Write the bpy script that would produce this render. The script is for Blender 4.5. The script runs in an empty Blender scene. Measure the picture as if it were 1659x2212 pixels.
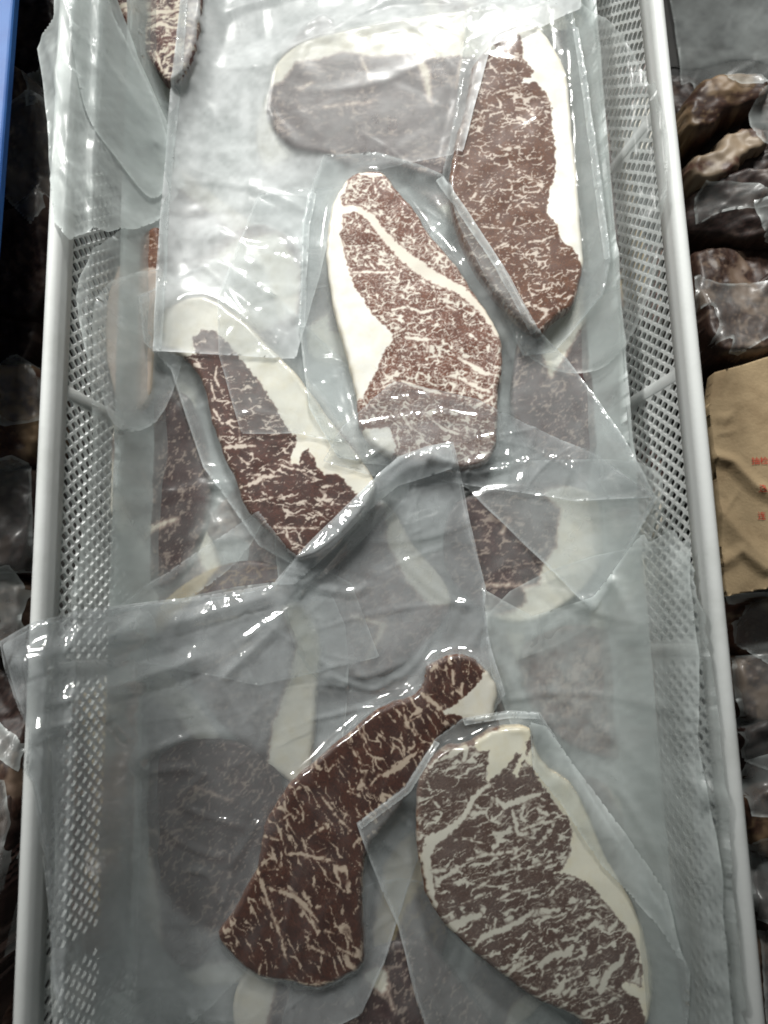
import bpy, math, random
import numpy as np
from mathutils import Matrix, Vector

# ------------------------------------------------------------------ camera, light, exposure
scene = bpy.context.scene
TILT = math.radians(9.5)
CAM_Z = 0.643
FPX = 1671.0                      # focal length in units of a 1659 x 2212 picture
cam_data = bpy.data.cameras.new("camera")
cam = bpy.data.objects.new("camera", cam_data)
scene.collection.objects.link(cam)
cam.location = (0, 0, CAM_Z)
cam.rotation_euler = (TILT, 0, 0)
cam_data.sensor_fit = 'VERTICAL'
cam_data.sensor_height = 36.0
cam_data.sensor_width = 27.0
cam_data.lens = FPX / 2212.0 * 36.0
cam_data.clip_start = 0.01
cam_data.clip_end = 50.0
cam_data.dof.use_dof = True
cam_data.dof.focus_distance = 0.560
cam_data.dof.aperture_fstop = 4.5
scene.camera = cam

world = bpy.data.worlds.new("World")
scene.world = world
world.use_nodes = True
wb = world.node_tree.nodes["Background"]
wb.inputs[0].default_value = (0.93, 0.98, 0.95, 1)
wb.inputs[1].default_value = 0.105

def area(name, loc, target, sx, sy, power, col):
    l = bpy.data.lights.new(name, 'AREA')
    l.shape = 'RECTANGLE'; l.size = sx; l.size_y = sy
    l.energy = power; l.color = col; l.spread = math.radians(14.8)
    o = bpy.data.objects.new(name, l)
    scene.collection.objects.link(o)
    o.location = loc
    d = Vector(target) - Vector(loc)
    o.rotation_euler = d.to_track_quat('-Z', 'Y').to_euler()
    return o
area("tube_or_glint_lamp", (0.10, 2.50, 1.78), (0.0, 0.34, 0.1), 1.3, 0.36, 3.1, (1.0, 0.995, 0.955))  # fluorescent tube beyond the top end of the basket
area("tube_or_glint_lamp", (-1.60, 2.00, 1.78), (-0.05, 0.26, 0.1), 1.3, 0.36, 1.7, (1.0, 0.995, 0.955))  # second lamp, added at left to raise glints on the bag folds

scene.view_settings.view_transform = 'Standard'
scene.view_settings.look = 'None'
scene.view_settings.exposure = -0.16
scene.view_settings.gamma = 1.0
cy = scene.cycles
cy.transparent_max_bounces = 48
cy.max_bounces = 10
cy.diffuse_bounces = 3
cy.glossy_bounces = 2
cy.transmission_bounces = 8
cy.use_adaptive_sampling = True
cy.adaptive_threshold = 0.025
cy.sample_clamp_indirect = 4.0
cy.use_denoising = True
cy.filter_width = 1.8
cy.caustics_reflective = False
cy.caustics_refractive = False

rng = np.random.default_rng(7)
random.seed(7)

# ------------------------------------------------------------------ helpers
CT, ST = math.cos(TILT), math.sin(TILT)
def U(px, py, z):
    """point at height z that the picture (1659 x 2212) shows at px, py"""
    px = np.asarray(px, float); py = np.asarray(py, float)
    a = (px - 829.5) / FPX; b = -(py - 1106.0) / FPX
    dx, dy, dz = a, b * CT + ST, b * ST - CT
    t = (z - CAM_Z) / dz
    return np.stack([dx * t, dy * t], -1)

C = scene.collection.objects
def link(o):
    C.link(o); return o
def tag(o, label=None, cat=None, group=None, kind=None):
    if label: o["label"] = label
    if cat: o["category"] = cat
    if group: o["group"] = group
    if kind: o["kind"] = kind
    return o
def empty(name, loc=(0, 0, 0)):
    o = bpy.data.objects.new(name, None)
    o.empty_display_size = 0.02
    o.location = loc
    return link(o)
def mesh_obj(name, verts, faces, mat, parent=None, smooth=True, attrs=None):
    me = bpy.data.meshes.new(name)
    me.from_pydata([tuple(v) for v in np.asarray(verts).tolist()], [], [tuple(f) for f in faces])
    if attrs:
        for k, v in attrs.items():
            v = np.asarray(v, np.float32)
            if v.ndim == 1:
                me.attributes.new(k, 'FLOAT', 'POINT').data.foreach_set('value', v)
            else:
                me.attributes.new(k, 'FLOAT_VECTOR', 'POINT').data.foreach_set('vector', v.ravel())
    me.materials.append(mat)
    if smooth:
        me.polygons.foreach_set('use_smooth', np.ones(len(me.polygons), bool))
    me.update()
    o = bpy.data.objects.new(name, me)
    if parent is not None:
        o.parent = parent
        o.matrix_parent_inverse = Matrix.Translation(-Vector(parent.location))
    return link(o)

def catmull(pts, n=6, closed=True):
    P = np.asarray(pts, float); N = len(P); out = []
    rng_i = range(N) if closed else range(N - 1)
    for i in rng_i:
        if closed:
            p0, p1, p2, p3 = P[i - 1], P[i], P[(i + 1) % N], P[(i + 2) % N]
        else:
            p0, p1, p2, p3 = P[max(i - 1, 0)], P[i], P[i + 1], P[min(i + 2, N - 1)]
        for k in range(n):
            t = k / n
            out.append(0.5 * ((2 * p1) + (-p0 + p2) * t + (2 * p0 - 5 * p1 + 4 * p2 - p3) * t * t + (-p0 + 3 * p1 - 3 * p2 + p3) * t ** 3))
    if not closed: out.append(P[-1])
    return np.array(out)

def seg_dist(X, Y, a, b):
    d = b - a; L2 = max(d @ d, 1e-18)
    t = np.clip(((X - a[0]) * d[0] + (Y - a[1]) * d[1]) / L2, 0, 1)
    cx = a[0] + t * d[0]; cyy = a[1] + t * d[1]
    return np.hypot(X - cx, Y - cyy), t, cx, cyy
def inside(X, Y, poly):
    r = np.zeros(X.shape, bool); n = len(poly)
    for i in range(n):
        x1, y1 = poly[i]; x2, y2 = poly[(i + 1) % n]
        if y1 == y2: continue
        c = ((y1 > Y) != (y2 > Y)) & (X < (x2 - x1) * (Y - y1) / (y2 - y1) + x1)
        r ^= c
    return r
def poly_sd(X, Y, poly, near=False):
    """signed distance, positive inside"""
    D = np.full(X.shape, 1e9); NX = np.zeros(X.shape); NY = np.zeros(X.shape)
    n = len(poly)
    for i in range(n):
        d, t, cx, cyy = seg_dist(X, Y, poly[i], poly[(i + 1) % n])
        m = d < D
        D = np.where(m, d, D)
        if near:
            NX = np.where(m, cx, NX); NY = np.where(m, cyy, NY)
    s = np.where(inside(X, Y, poly), D, -D)
    return (s, NX, NY) if near else s

def poly_grid(poly, h):
    """quad grid filling the polygon, its border snapped to the outline"""
    lo = poly.min(0) - h * 1.5; hi = poly.max(0) + h * 1.5
    nx = int((hi[0] - lo[0]) / h) + 1; ny = int((hi[1] - lo[1]) / h) + 1
    X, Y = np.meshgrid(lo[0] + np.arange(nx) * h, lo[1] + np.arange(ny) * h)
    s, NX, NY = poly_sd(X, Y, poly, True)
    ins = s > 0
    ok = np.zeros((ny, nx), bool)
    cnt = ins[:-1, :-1].astype(int) + ins[1:, :-1] + ins[:-1, 1:] + ins[1:, 1:]
    cell = cnt >= 2
    used = np.zeros((ny, nx), bool)
    used[:-1, :-1] |= cell; used[1:, :-1] |= cell; used[:-1, 1:] |= cell; used[1:, 1:] |= cell
    snap = used & ((~ins) | (s < h * 0.35))
    X = np.where(snap, NX, X); Y = np.where(snap, NY, Y)
    s = np.where(snap, 0, s)
    idx = -np.ones((ny, nx), int); idx[used] = np.arange(used.sum())
    j, i = np.nonzero(cell)
    F = np.stack([idx[j, i], idx[j, i + 1], idx[j + 1, i + 1], idx[j + 1, i]], -1)
    return X[used], Y[used], s[used], F
def border_edges(F):
    E = np.concatenate([F[:, [0, 1]], F[:, [1, 2]], F[:, [2, 3]], F[:, [3, 0]]])
    key = np.sort(E, 1)
    k = key[:, 0].astype(np.int64) * 10000000 + key[:, 1]
    u, inv, c = np.unique(k, return_inverse=True, return_counts=True)
    return E[c[inv] == 1]

# smooth value noise in the plane
def vnoise(X, Y, scale, seed):
    r = np.random.default_rng(seed); T = r.random((64, 64))
    x = X * scale + 100; y = Y * scale + 100
    i = np.floor(x).astype(int); j = np.floor(y).astype(int)
    fx = x - i; fy = y - j
    fx = fx * fx * (3 - 2 * fx); fy = fy * fy * (3 - 2 * fy)
    g = lambda a, b: T[a % 64, b % 64]
    return (g(i, j) * (1 - fx) + g(i + 1, j) * fx) * (1 - fy) + (g(i, j + 1) * (1 - fx) + g(i + 1, j + 1) * fx) * fy - 0.5

# ------------------------------------------------------------------ height map of the pile
HX0, HY0, HRES = -0.42, -0.44, 0.001
HW, HHT = 840, 1230
GX, GY = np.meshgrid(HX0 + np.arange(HW) * HRES, HY0 + np.arange(HHT) * HRES)
H = np.zeros((HHT, HW)); MEAT = np.zeros((HHT, HW))
def samp(A, x, y):
    fx = np.clip((x - HX0) / HRES, 0, HW - 1.001); fy = np.clip((y - HY0) / HRES, 0, HHT - 1.001)
    i = fx.astype(int); j = fy.astype(int); u = fx - i; v = fy - j
    return (A[j, i] * (1 - u) + A[j, i + 1] * u) * (1 - v) + (A[j + 1, i] * (1 - u) + A[j + 1, i + 1] * u) * v
def box1(A, r, ax):
    P = np.pad(A, [(r + 1, r) if k == ax else (0, 0) for k in (0, 1)], mode='edge')
    c = np.cumsum(P, ax); n = A.shape[ax]
    a = np.take(c, range(2 * r + 1, 2 * r + 1 + n), ax); b = np.take(c, range(0, n), ax)
    return (a - b) / (2 * r + 1)
def blur(A, sig):
    r = max(1, int(round(sig)))
    for _ in range(3):
        A = box1(box1(A, r, 0), r, 1)
    return A
def maxf(A, r):
    out = A
    k = 1; left = r
    while left > 0:
        s = min(k, left)
        B = out.copy()
        B[s:] = np.maximum(B[s:], out[:-s]); B[:-s] = np.maximum(B[:-s], out[s:])
        o2 = B.copy()
        o2[:, s:] = np.maximum(o2[:, s:], B[:, :-s]); o2[:, :-s] = np.maximum(o2[:, :-s], B[:, s:])
        out = o2; left -= s; k *= 2
    return out
def drape(A, r, sig):
    m = maxf(A, r); m = -maxf(-m, r)          # closing
    b = blur(m, sig)
    return np.maximum(b, A)

def to_world(pts, Z):
    pts = np.asarray(pts, float)
    z = np.full(len(pts), 0.12)
    for _ in range(8):
        w = U(pts[:, 0], pts[:, 1], z)
        z = 0.5 * z + 0.5 * samp(Z, w[:, 0], w[:, 1])
    return w

# ------------------------------------------------------------------ materials
class NT:
    def __init__(self, name):
        self.m = bpy.data.materials.new(name); self.m.use_nodes = True
        self.t = self.m.node_tree; self.t.nodes.clear()
        self.out = self.t.nodes.new('ShaderNodeOutputMaterial')
    def n(self, typ, **kw):
        nd = self.t.nodes.new(typ)
        for k, v in kw.items(): setattr(nd, k, v)
        return nd
    def put(self, inp, v):
        if hasattr(v, 'is_linked') or isinstance(v, bpy.types.NodeSocket): self.t.links.new(v, inp)
        elif isinstance(v, (tuple, list)) and len(v) == 3 and inp.type == 'RGBA': inp.default_value = (*v, 1)
        else: inp.default_value = v
    def math(self, op, a, b=None, c=None, clamp=False):
        nd = self.n('ShaderNodeMath', operation=op, use_clamp=clamp)
        for k, v in enumerate((a, b, c)):
            if v is not None: self.put(nd.inputs[k], v)
        return nd.outputs[0]
    def step(self, x, lo, hi):
        nd = self.n('ShaderNodeMapRange', interpolation_type='SMOOTHSTEP', clamp=True)
        self.put(nd.inputs[0], x); self.put(nd.inputs[1], lo); self.put(nd.inputs[2], hi)
        nd.inputs[3].default_value = 0; nd.inputs[4].default_value = 1
        return nd.outputs[0]
    def remap(self, x, lo, hi, a, b):
        nd = self.n('ShaderNodeMapRange', clamp=True)
        for k, v in enumerate((x, lo, hi, a, b)): self.put(nd.inputs[k], v)
        return nd.outputs[0]
    def mix(self, f, a, b):
        nd = self.n('ShaderNodeMix', data_type='RGBA')
        self.put(nd.inputs[0], f); self.put(nd.inputs[6], a); self.put(nd.inputs[7], b)
        return nd.outputs[2]
    def noise(self, v, scale, detail=2, rough=0.5, dist=0.0):
        nd = self.n('ShaderNodeTexNoise')
        if v is not None: self.put(nd.inputs['Vector'], v)
        nd.inputs['Scale'].default_value = scale; nd.inputs['Detail'].default_value = detail
        nd.inputs['Roughness'].default_value = rough; nd.inputs['Distortion'].default_value = dist
        return nd
    def vec(self, op, a, b):
        nd = self.n('ShaderNodeVectorMath', operation=op)
        self.put(nd.inputs[0], a)
        if op == 'SCALE': self.put(nd.inputs[3], b)
        else: self.put(nd.inputs[1], b)
        return nd.outputs[0]
    def attr(self, name): return self.n('ShaderNodeAttribute', attribute_name=name)
    def bsdf(self, **kw):
        b = self.n('ShaderNodeBsdfPrincipled')
        for k, v in kw.items(): self.put(b.inputs[k], v)
        return b
    def bump(self, h, strength, dist=0.001):
        b = self.n('ShaderNodeBump'); b.inputs['Strength'].default_value = strength
        b.inputs['Distance'].default_value = dist; self.put(b.inputs['Height'], h)
        return b.outputs[0]
    def surf(self, s):
        self.t.links.new(s, self.out.inputs[0]); return self.m

def meat_mat(name, lean=(0.10, 0.028, 0.018), lean2=(0.17, 0.06, 0.04), dark=(0.045, 0.016, 0.012),
             fat=(0.80, 0.77, 0.68), thin=(0.62, 0.46, 0.38), crust=(0.15, 0.06, 0.028), vein=None, **marb):
    vein = vein or (fat[0] * 0.92, fat[1] * 0.86, fat[2] * 0.80)
    t = NT(name)
    uv = t.attr('muv').outputs['Vector']
    mb = t.attr('marb').outputs['Fac']; big = t.attr('fat').outputs['Fac']
    n1 = t.noise(uv, 1.1, 3); n2 = t.noise(t.vec('MULTIPLY', uv, (0.45, 1.0, 1.0)), 14.0, 2, 0.6)
    ln = t.mix(t.step(n1.outputs[0], 0.38, 0.62), lean, lean2)
    ln = t.mix(t.math('MULTIPLY', t.step(n2.outputs[0], 0.45, 0.66), 0.8), ln, dark)
    n3 = t.noise(uv, 2.6, 4, 0.65)
    fc = t.mix(t.step(n1.outputs[0], 0.40, 0.75), fat, (fat[0] * 0.97, fat[1] * 0.94, fat[2] * 0.87))
    fc = t.mix(t.math('MULTIPLY', t.step(n3.outputs[0], 0.56, 0.80), 0.18), fc, (fat[0] * 0.86, fat[1] * 0.74, fat[2] * 0.62))
    fc = t.mix(t.math('MULTIPLY', t.step(n2.outputs[0], 0.5, 0.7), 0.12), fc, (fat[0] * 0.7, fat[1] * 0.62, fat[2] * 0.5))
    c = t.mix(t.math('POWER', mb, 1.0), ln, t.mix(mb, thin, vein))
    c = t.mix(big, c, t.mix(t.step(big, 0.30, 1.0), thin, t.mix(t.attr('cap').outputs['Fac'], vein, fc)))
    c = t.mix(t.math('MULTIPLY', t.attr('rim').outputs['Fac'], 0.6), c, t.mix(big, crust, (0.46, 0.34, 0.19)))
    b = t.bsdf(**{'Base Color': c, 'Roughness': 0.5, 'Specular IOR Level': 0.35})
    m = t.surf(b.outputs[0])
    MARB[name] = marb
    return m
MARB = {}
def sstep(x, lo, hi):
    t = np.clip((x - lo) / (hi - lo), 0, 1); return t * t * (3 - 2 * t)
def fbm(x, y, sc, seed, oct=3):
    z = 0; a = 1
    for k in range(oct):
        z = z + a * vnoise(x, y, sc * 2 ** k, seed + 31 * k); a *= 0.55
    return z
def worley(x, y, seed):
    r = np.random.default_rng(seed); J = r.random((64, 64, 2)) * 0.9 + 0.05
    i = np.floor(x).astype(int); j = np.floor(y).astype(int)
    f1 = np.full(x.shape, 9.0); f2 = np.full(x.shape, 9.0)
    for di in (-1, 0, 1):
        for dj in (-1, 0, 1):
            q = J[(i + di) % 64, (j + dj) % 64]
            d = np.hypot(i + di + q[..., 0] - x, j + dj + q[..., 1] - y)
            f2 = np.minimum(f2, np.maximum(d, f1)); f1 = np.minimum(f1, d)
    return f1, f2
def marble(u, v, seed, net=0.12, cell=3.2, aniso=2.0, warp=1.6, fleck=0.5, streak=0.5, gran=0.5, dens=0.0):
    """marbling mask; u, v in mm, u along the grain"""
    wu = u + warp * 2.2 * fbm(u, v, 0.16, seed) ; wv = v + warp * 2.0 * fbm(u + 50, v, 0.16, seed + 1)
    wu = wu + 0.7 * vnoise(u, v, 0.9, seed + 2); wv = wv + 0.7 * vnoise(u, v, 0.9, seed + 3)
    s = wu / aniso
    D = 0.22 + 0.78 * sstep(fbm(s, wv, 0.075, seed + 4, 2) + dens, -0.45, 0.50)
    mid = sstep(fbm(s, wv, 0.22, seed + 5, 2), -0.35, 0.35)
    f1, f2 = worley(s / cell, wv / cell, seed + 6)
    brk = sstep(fbm(s + 70, wv, 0.45, seed + 12, 2), -0.30, 0.12)      # seams break off
    w = net * (0.10 + 1.5 * D) * (0.15 + 1.5 * mid) * brk
    m = (1 - sstep(f2 - f1, w * 0.4, w * 1.15 + 0.02)) * sstep(w, 0.012, 0.07)
    g1, g2 = worley(s / (cell * 0.42) + 9, wv / (cell * 0.42), seed + 7)
    brk2 = sstep(fbm(s + 20, wv, 0.8, seed + 13, 2), -0.30, 0.15)
    w2 = net * 1.5 * gran * (0.15 + 1.3 * D) * brk2
    m = np.maximum(m, 0.55 * (1 - sstep(g2 - g1, w2 * 0.2, w2 * 1.6 + 0.03)) * sstep(w2, 0.02, 0.16))
    if streak:
        rd = np.abs(fbm(s * 0.6, wv, 0.13, seed + 8, 3)); gate = sstep(fbm(s, wv, 0.11, seed + 9, 2), 0.0, 0.3)
        ws = 0.05 * streak * gate * (0.2 + mid)
        m = np.maximum(m, (1 - sstep(rd, ws * 0.5, ws * 1.3 + 0.004)) * sstep(ws, 0.002, 0.012))
    if fleck:
        fl = fbm(s, wv, 0.75, seed + 10, 2)
        m = np.maximum(m, 0.85 * sstep(fl, 0.46 - 0.22 * fleck, 0.56 - 0.22 * fleck))
    return np.clip(m, 0, 1)

def film_mat(name, col=(0.78, 0.84, 0.85), rough=0.13, spec=1.0, trans=0.45, frost=0.0):
    """thin polyethylene: clear where it clings, milky where it stands off (attribute haze)"""
    t = NT(name)
    hz = t.attr('haze').outputs['Fac']
    tr = t.n('ShaderNodeBsdfTransparent'); tr.inputs[0].default_value = (0.975, 0.98, 0.98, 1)
    df = t.n('ShaderNodeBsdfDiffuse'); df.inputs[0].default_value = (*col, 1)
    tl = t.n('ShaderNodeBsdfTranslucent'); tl.inputs[0].default_value = (*col, 1)
    m1 = t.n('ShaderNodeMixShader'); m1.inputs[0].default_value = trans
    t.put(m1.inputs[1], df.outputs[0]); t.put(m1.inputs[2], tl.outputs[0])
    clear = tr.outputs[0]
    if frost:                                   # embossed film blurs what lies further below
        rf = t.n('ShaderNodeBsdfRefraction'); rf.inputs['Roughness'].default_value = 0.62; rf.inputs['IOR'].default_value = 1.36
        m0 = t.n('ShaderNodeMixShader'); t.put(m0.inputs[0], t.math('MULTIPLY', t.step(hz, 0.05, 0.16), frost))
        t.put(m0.inputs[1], clear); t.put(m0.inputs[2], rf.outputs[0]); clear = m0.outputs[0]
    m2 = t.n('ShaderNodeMixShader'); t.put(m2.inputs[0], hz)
    t.put(m2.inputs[1], clear); t.put(m2.inputs[2], m1.outputs[0])
    gl = t.n('ShaderNodeBsdfGlossy'); gl.inputs[0].default_value = (1, 1, 1, 1)
    gl.inputs['Roughness'].default_value = rough
    lw = t.n('ShaderNodeLayerWeight'); lw.inputs[0].default_value = 0.5
    f5 = t.math('POWER', lw.outputs['Facing'], 5.0)
    fr = t.math('MULTIPLY', t.math('ADD', t.math('MULTIPLY', f5, 0.85), 0.045), spec, clamp=True)
    m3 = t.n('ShaderNodeMixShader'); t.put(m3.inputs[0], fr)
    t.put(m3.inputs[1], m2.outputs[0]); t.put(m3.inputs[2], gl.outputs[0])
    return t.surf(m3.outputs[0])

def plain(name, col, rough=0.5, spec=0.4, col2=None, nscale=30.0, bump=0.0, bscale=200.0, lo=0.4, hi=0.65):
    t = NT(name)
    co = t.n('ShaderNodeTexCoord').outputs['Object']
    c = col
    if col2: c = t.mix(t.step(t.noise(co, nscale, 5, 0.62).outputs[0], lo, hi), col, col2)
    kw = {'Base Color': c, 'Roughness': rough, 'Specular IOR Level': spec}
    if bump: kw['Normal'] = t.bump(t.noise(co, bscale, 4).outputs[0], bump, 0.001)
    return t.surf(t.bsdf(**kw).outputs[0])

M_white = plain('white_plastic', (0.74, 0.76, 0.75), 0.42, 0.4, (0.60, 0.62, 0.60), 22, 0.08, 300, 0.45, 0.80)
M_floor = plain('dark_floor', (0.018, 0.017, 0.017), 0.6, 0.3, (0.035, 0.033, 0.03), 18)
M_blue = plain('blue_plastic', (0.035, 0.14, 0.42), 0.4, 0.4, (0.03, 0.11, 0.36), 20, 0.05, 300)
M_film = film_mat('clear_film', (0.88, 0.93, 0.935), 0.12, 1.0, 0.38)
M_film_milky = film_mat('milky_film', (0.83, 0.89, 0.88), 0.28, 0.5, 0.30, 0.13)
M_film_matte = film_mat('matte_film', (0.92, 0.945, 0.955), 0.24, 0.22, 0.28, 0.16)
M_film_gloss = film_mat('glossy_film', (0.86, 0.905, 0.925), 0.085, 2.6, 0.34)

# ------------------------------------------------------------------ setting
me_f = mesh_obj('floor', [(-3, -3, 0), (3, -3, 0), (3, 3, 0), (-3, 3, 0)], [(0, 1, 2, 3)], M_floor, smooth=False)
tag(me_f, kind='structure')

# ------------------------------------------------------------------ basket
RIM_Z = 0.150
BASKET_ROT = math.radians(1.62)
cr, sr = math.cos(BASKET_ROT), math.sin(BASKET_ROT)
# outer rim lines in the picture
LW = U([237 * .54, 140 * .54, 44 * .54], [0, 2048 * .54, 4096 * .54], RIM_Z)
RW = U([2661 * .54, 2872 * .54, 3050 * .54], [0, 2048 * .54, 4096 * .54], RIM_Z)
def rotinv(p): return np.stack([p[..., 0] * cr + p[..., 1] * sr, -p[..., 0] * sr + p[..., 1] * cr], -1)
def rot(p):
    p = np.asarray(p, float)
    return np.stack([p[..., 0] * cr - p[..., 1] * sr, p[..., 0] * sr + p[..., 1] * cr], -1)
xl = rotinv(LW)[:, 0].mean(); xr = rotinv(RW)[:, 0].mean()
print('basket', rotinv(LW), rotinv(RW), xl, xr)
YB0, YB1 = -0.40, 0.76
RAD = 0.045
def round_rect(x0, x1, y0, y1, r, n=10, step=0.012):
    pts = []
    def arc(cx, cyy, a0):
        for k in range(n + 1):
            a = a0 + math.pi / 2 * k / n
            pts.append((cx + r * math.cos(a), cyy + r * math.sin(a)))
    arc(x1 - r, y1 - r, 0); arc(x0 + r, y1 - r, math.pi / 2); arc(x0 + r, y0 + r, math.pi); arc(x1 - r, y0 + r, 1.5 * math.pi)
    P = np.array(pts); out = []
    for i in range(len(P)):
        a, b = P[i], P[(i + 1) % len(P)]
        k = max(1, int(np.hypot(*(b - a)) / step))
        for q in range(k): out.append(a + (b - a) * q / k)
    return np.array(out)
basket = empty('storage_basket', (0, 0, 0))
tag(basket, 'long white plastic basket with diamond lattice sides full of bagged steaks', 'basket')
# rim: rolled tube with an inner skirt, swept round
prof = []      # (offset inward, z)
for k in range(9):
    a = math.pi - math.pi * k / 8
    prof.append((0.0052 + 0.0052 * math.cos(a), RIM_Z - 0.006 + 0.006 * math.sin(a)))
prof += [(0.0108, RIM_Z - 0.012), (0.0120, RIM_Z - 0.019), (0.0100, RIM_Z - 0.019), (0.0090, RIM_Z - 0.011), (0.0020, RIM_Z - 0.011), (0.0016, RIM_Z - 0.024), (0.0, RIM_Z - 0.024)]
base = round_rect(xl, xr, YB0, YB1, RAD)
def bow(P):
    P = P.copy()
    t = np.clip((P[:, 1] - YB0) / (YB1 - YB0), 0, 1)
    P[:, 0] += np.sign(P[:, 0] - (xl + xr) / 2) * 0.0022 * np.sin(math.pi * t)
    return P
rings = []
nP = len(base)
tan = np.roll(base, -1, 0) - np.roll(base, 1, 0); tan /= np.linalg.norm(tan, axis=1)[:, None]
inw = np.stack([-tan[:, 1], tan[:, 0]], -1)          # inward for counter-clockwise path
bb = bow(base)
V = []; F = []
for (o, z) in prof:
    p = rot(bb + inw * o)
    V.append(np.column_stack([p, np.full(nP, z)]))
V = np.concatenate(V); K = len(prof)
for k in range(K):
    k2 = (k + 1) % K
    for i in range(nP):
        i2 = (i + 1) % nP
        F.append((k * nP + i, k * nP + i2, k2 * nP + i2, k2 * nP + i))
mesh_obj('rim', V, F, M_white, basket)
# lattice walls
P_, Q_ = 0.0093, 0.0064
WALL_TOP = RIM_Z - 0.014; WALL_BOT = 0.008; TAPER = 0.024
rib_py = [-330, 268, 826, 1425, 2080, 2700]
def rib_y(px):
    ys = U(np.full(len(rib_py), px), np.array(rib_py, float), RIM_Z - .02)
    return rotinv(ys)[:, 1]
RIBS = 0.5 * (rib_y(1480) + rib_y(100))
def lattice(name, length, height, place, ribs):
    """diamond lattice panel with rounded openings; place(s, t, d) -> xyz"""
    V = []; F = []
    th = 0.0022
    ni = int(length / P_) + 2; nj = int(height / Q_) + 1
    for j in range(nj + 1):
        for i in range(ni):
            cs = (i - 0.5 * (j % 2)) * P_; ct = j * Q_
            corners = [(cs + P_ / 2, ct), (cs, ct + Q_), (cs - P_ / 2, ct), (cs, ct - Q_)]
            corners = [(min(max(a, 0), length), min(max(b, 0), height)) for a, b in corners]
            solid = ct < Q_ * 0.9 or ct > height - Q_ or cs < P_ or cs > length - P_ or any(abs(cs - r) < 0.0058 for r in ribs)
            b0 = len(V)
            if solid:
                for (s, t) in corners: V.append(place(s, t, 0))
                for (s, t) in corners: V.append(place(s, t, th))
                F.append((b0, b0 + 1, b0 + 2, b0 + 3)); F.append((b0 + 7, b0 + 6, b0 + 5, b0 + 4))
                continue
            inn = []
            k = 0.78; e = 0.24
            for q in range(4):
                ax, ay = corners[q]; px, pyy = corners[q - 1]; nx, nyy = corners[(q + 1) % 4]
                cx = cs + (ax - cs) * k; cyy = ct + (ay - ct) * k
                p1 = (cs + (px - cs) * k, ct + (pyy - ct) * k); n1 = (cs + (nx - cs) * k, ct + (nyy - ct) * k)
                a = (cx + (p1[0] - cx) * e, cyy + (p1[1] - cyy) * e)
                b = (cx + (n1[0] - cx) * e, cyy + (n1[1] - cyy) * e)
                mid = ((a[0] + b[0] + 1.1 * cx) / 3.1, (a[1] + b[1] + 1.1 * cyy) / 3.1)
                inn += [a, mid, b]
            for d in (0, th):
                for (s, t) in corners: V.append(place(s, t, d))
                for (s, t) in inn: V.append(place(s, t, d))
            for q in range(4):
                c0 = b0 + q; c1 = b0 + (q + 1) % 4
                a = b0 + 4 + 3 * q; m_ = a + 1; b = a + 2; a2 = b0 + 4 + 3 * ((q + 1) % 4)
                F.append((c0, b, m_)); F.append((c0, m_, a)); F.append((c0, c1, a2, b))
                F.append((c0 + 16, m_ + 16, b + 16)); F.append((c0 + 16, a + 16, m_ + 16)); F.append((c0 + 16, b + 16, a2 + 16, c1 + 16))
                F.append((a, m_, m_ + 16, a + 16)); F.append((m_, b, b + 16, m_ + 16)); F.append((b, a2, a2 + 16, b + 16))
    o = mesh_obj(name, V, F, M_white, basket, smooth=False)
    tag(o, kind='stuff')
    return o
slope_len = math.hypot(WALL_TOP - WALL_BOT, TAPER)
def wall_place(side):
    def f(s, t, d):
        u = t / slope_len
        z = WALL_TOP - u * (WALL_TOP - WALL_BOT)
        o = 0.009 + u * TAPER - d
        if side in ('L', 'R'):
            y = YB0 + 0.03 + s
            tt = min(max((y - YB0) / (YB1 - YB0), 0), 1)
            bo = 0.0022 * math.sin(math.pi * tt)
            x = xl + o - bo if side == 'L' else xr - o + bo
        else:
            x = xl + 0.03 + s
            y = YB0 + o if side == 'B' else YB1 - o
        return (x * cr - y * sr, x * sr + y * cr, z)
    return f
LEN_L = YB1 - YB0 - 0.06; LEN_S = xr - xl - 0.06
ribs_l = [y - YB0 - 0.03 for y in RIBS]
lattice('lattice_wall', LEN_L, slope_len, wall_place('L'), ribs_l)
lattice('lattice_wall', LEN_L, slope_len, wall_place('R'), ribs_l)
lattice('lattice_wall', LEN_S, slope_len, wall_place('B'), [0.10, 0.27])
lattice('lattice_wall', LEN_S, slope_len, wall_place('T'), [0.10, 0.27])
# moulded ribs standing proud on the inside of the long sides
for side in ('L', 'R'):
    f = wall_place(side)
    for r in ribs_l:
        if r < 0.01 or r > LEN_L - 0.01: continue
        V = []; F = []
        n = 8
        for k in range(n + 1):
            t = slope_len * k / n
            for (ds, dd) in ((-0.0042, -0.0003), (-0.0030, -0.0008), (0.0030, -0.0008), (0.0042, -0.0003)):
                V.append(f(r + ds, t, dd))
        for k in range(n):
            for q in range(3):
                F.append((k * 4 + q, k * 4 + q + 1, k * 4 + q + 5, k * 4 + q + 4))
        mesh_obj('rib', V, F, M_white, basket)
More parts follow.
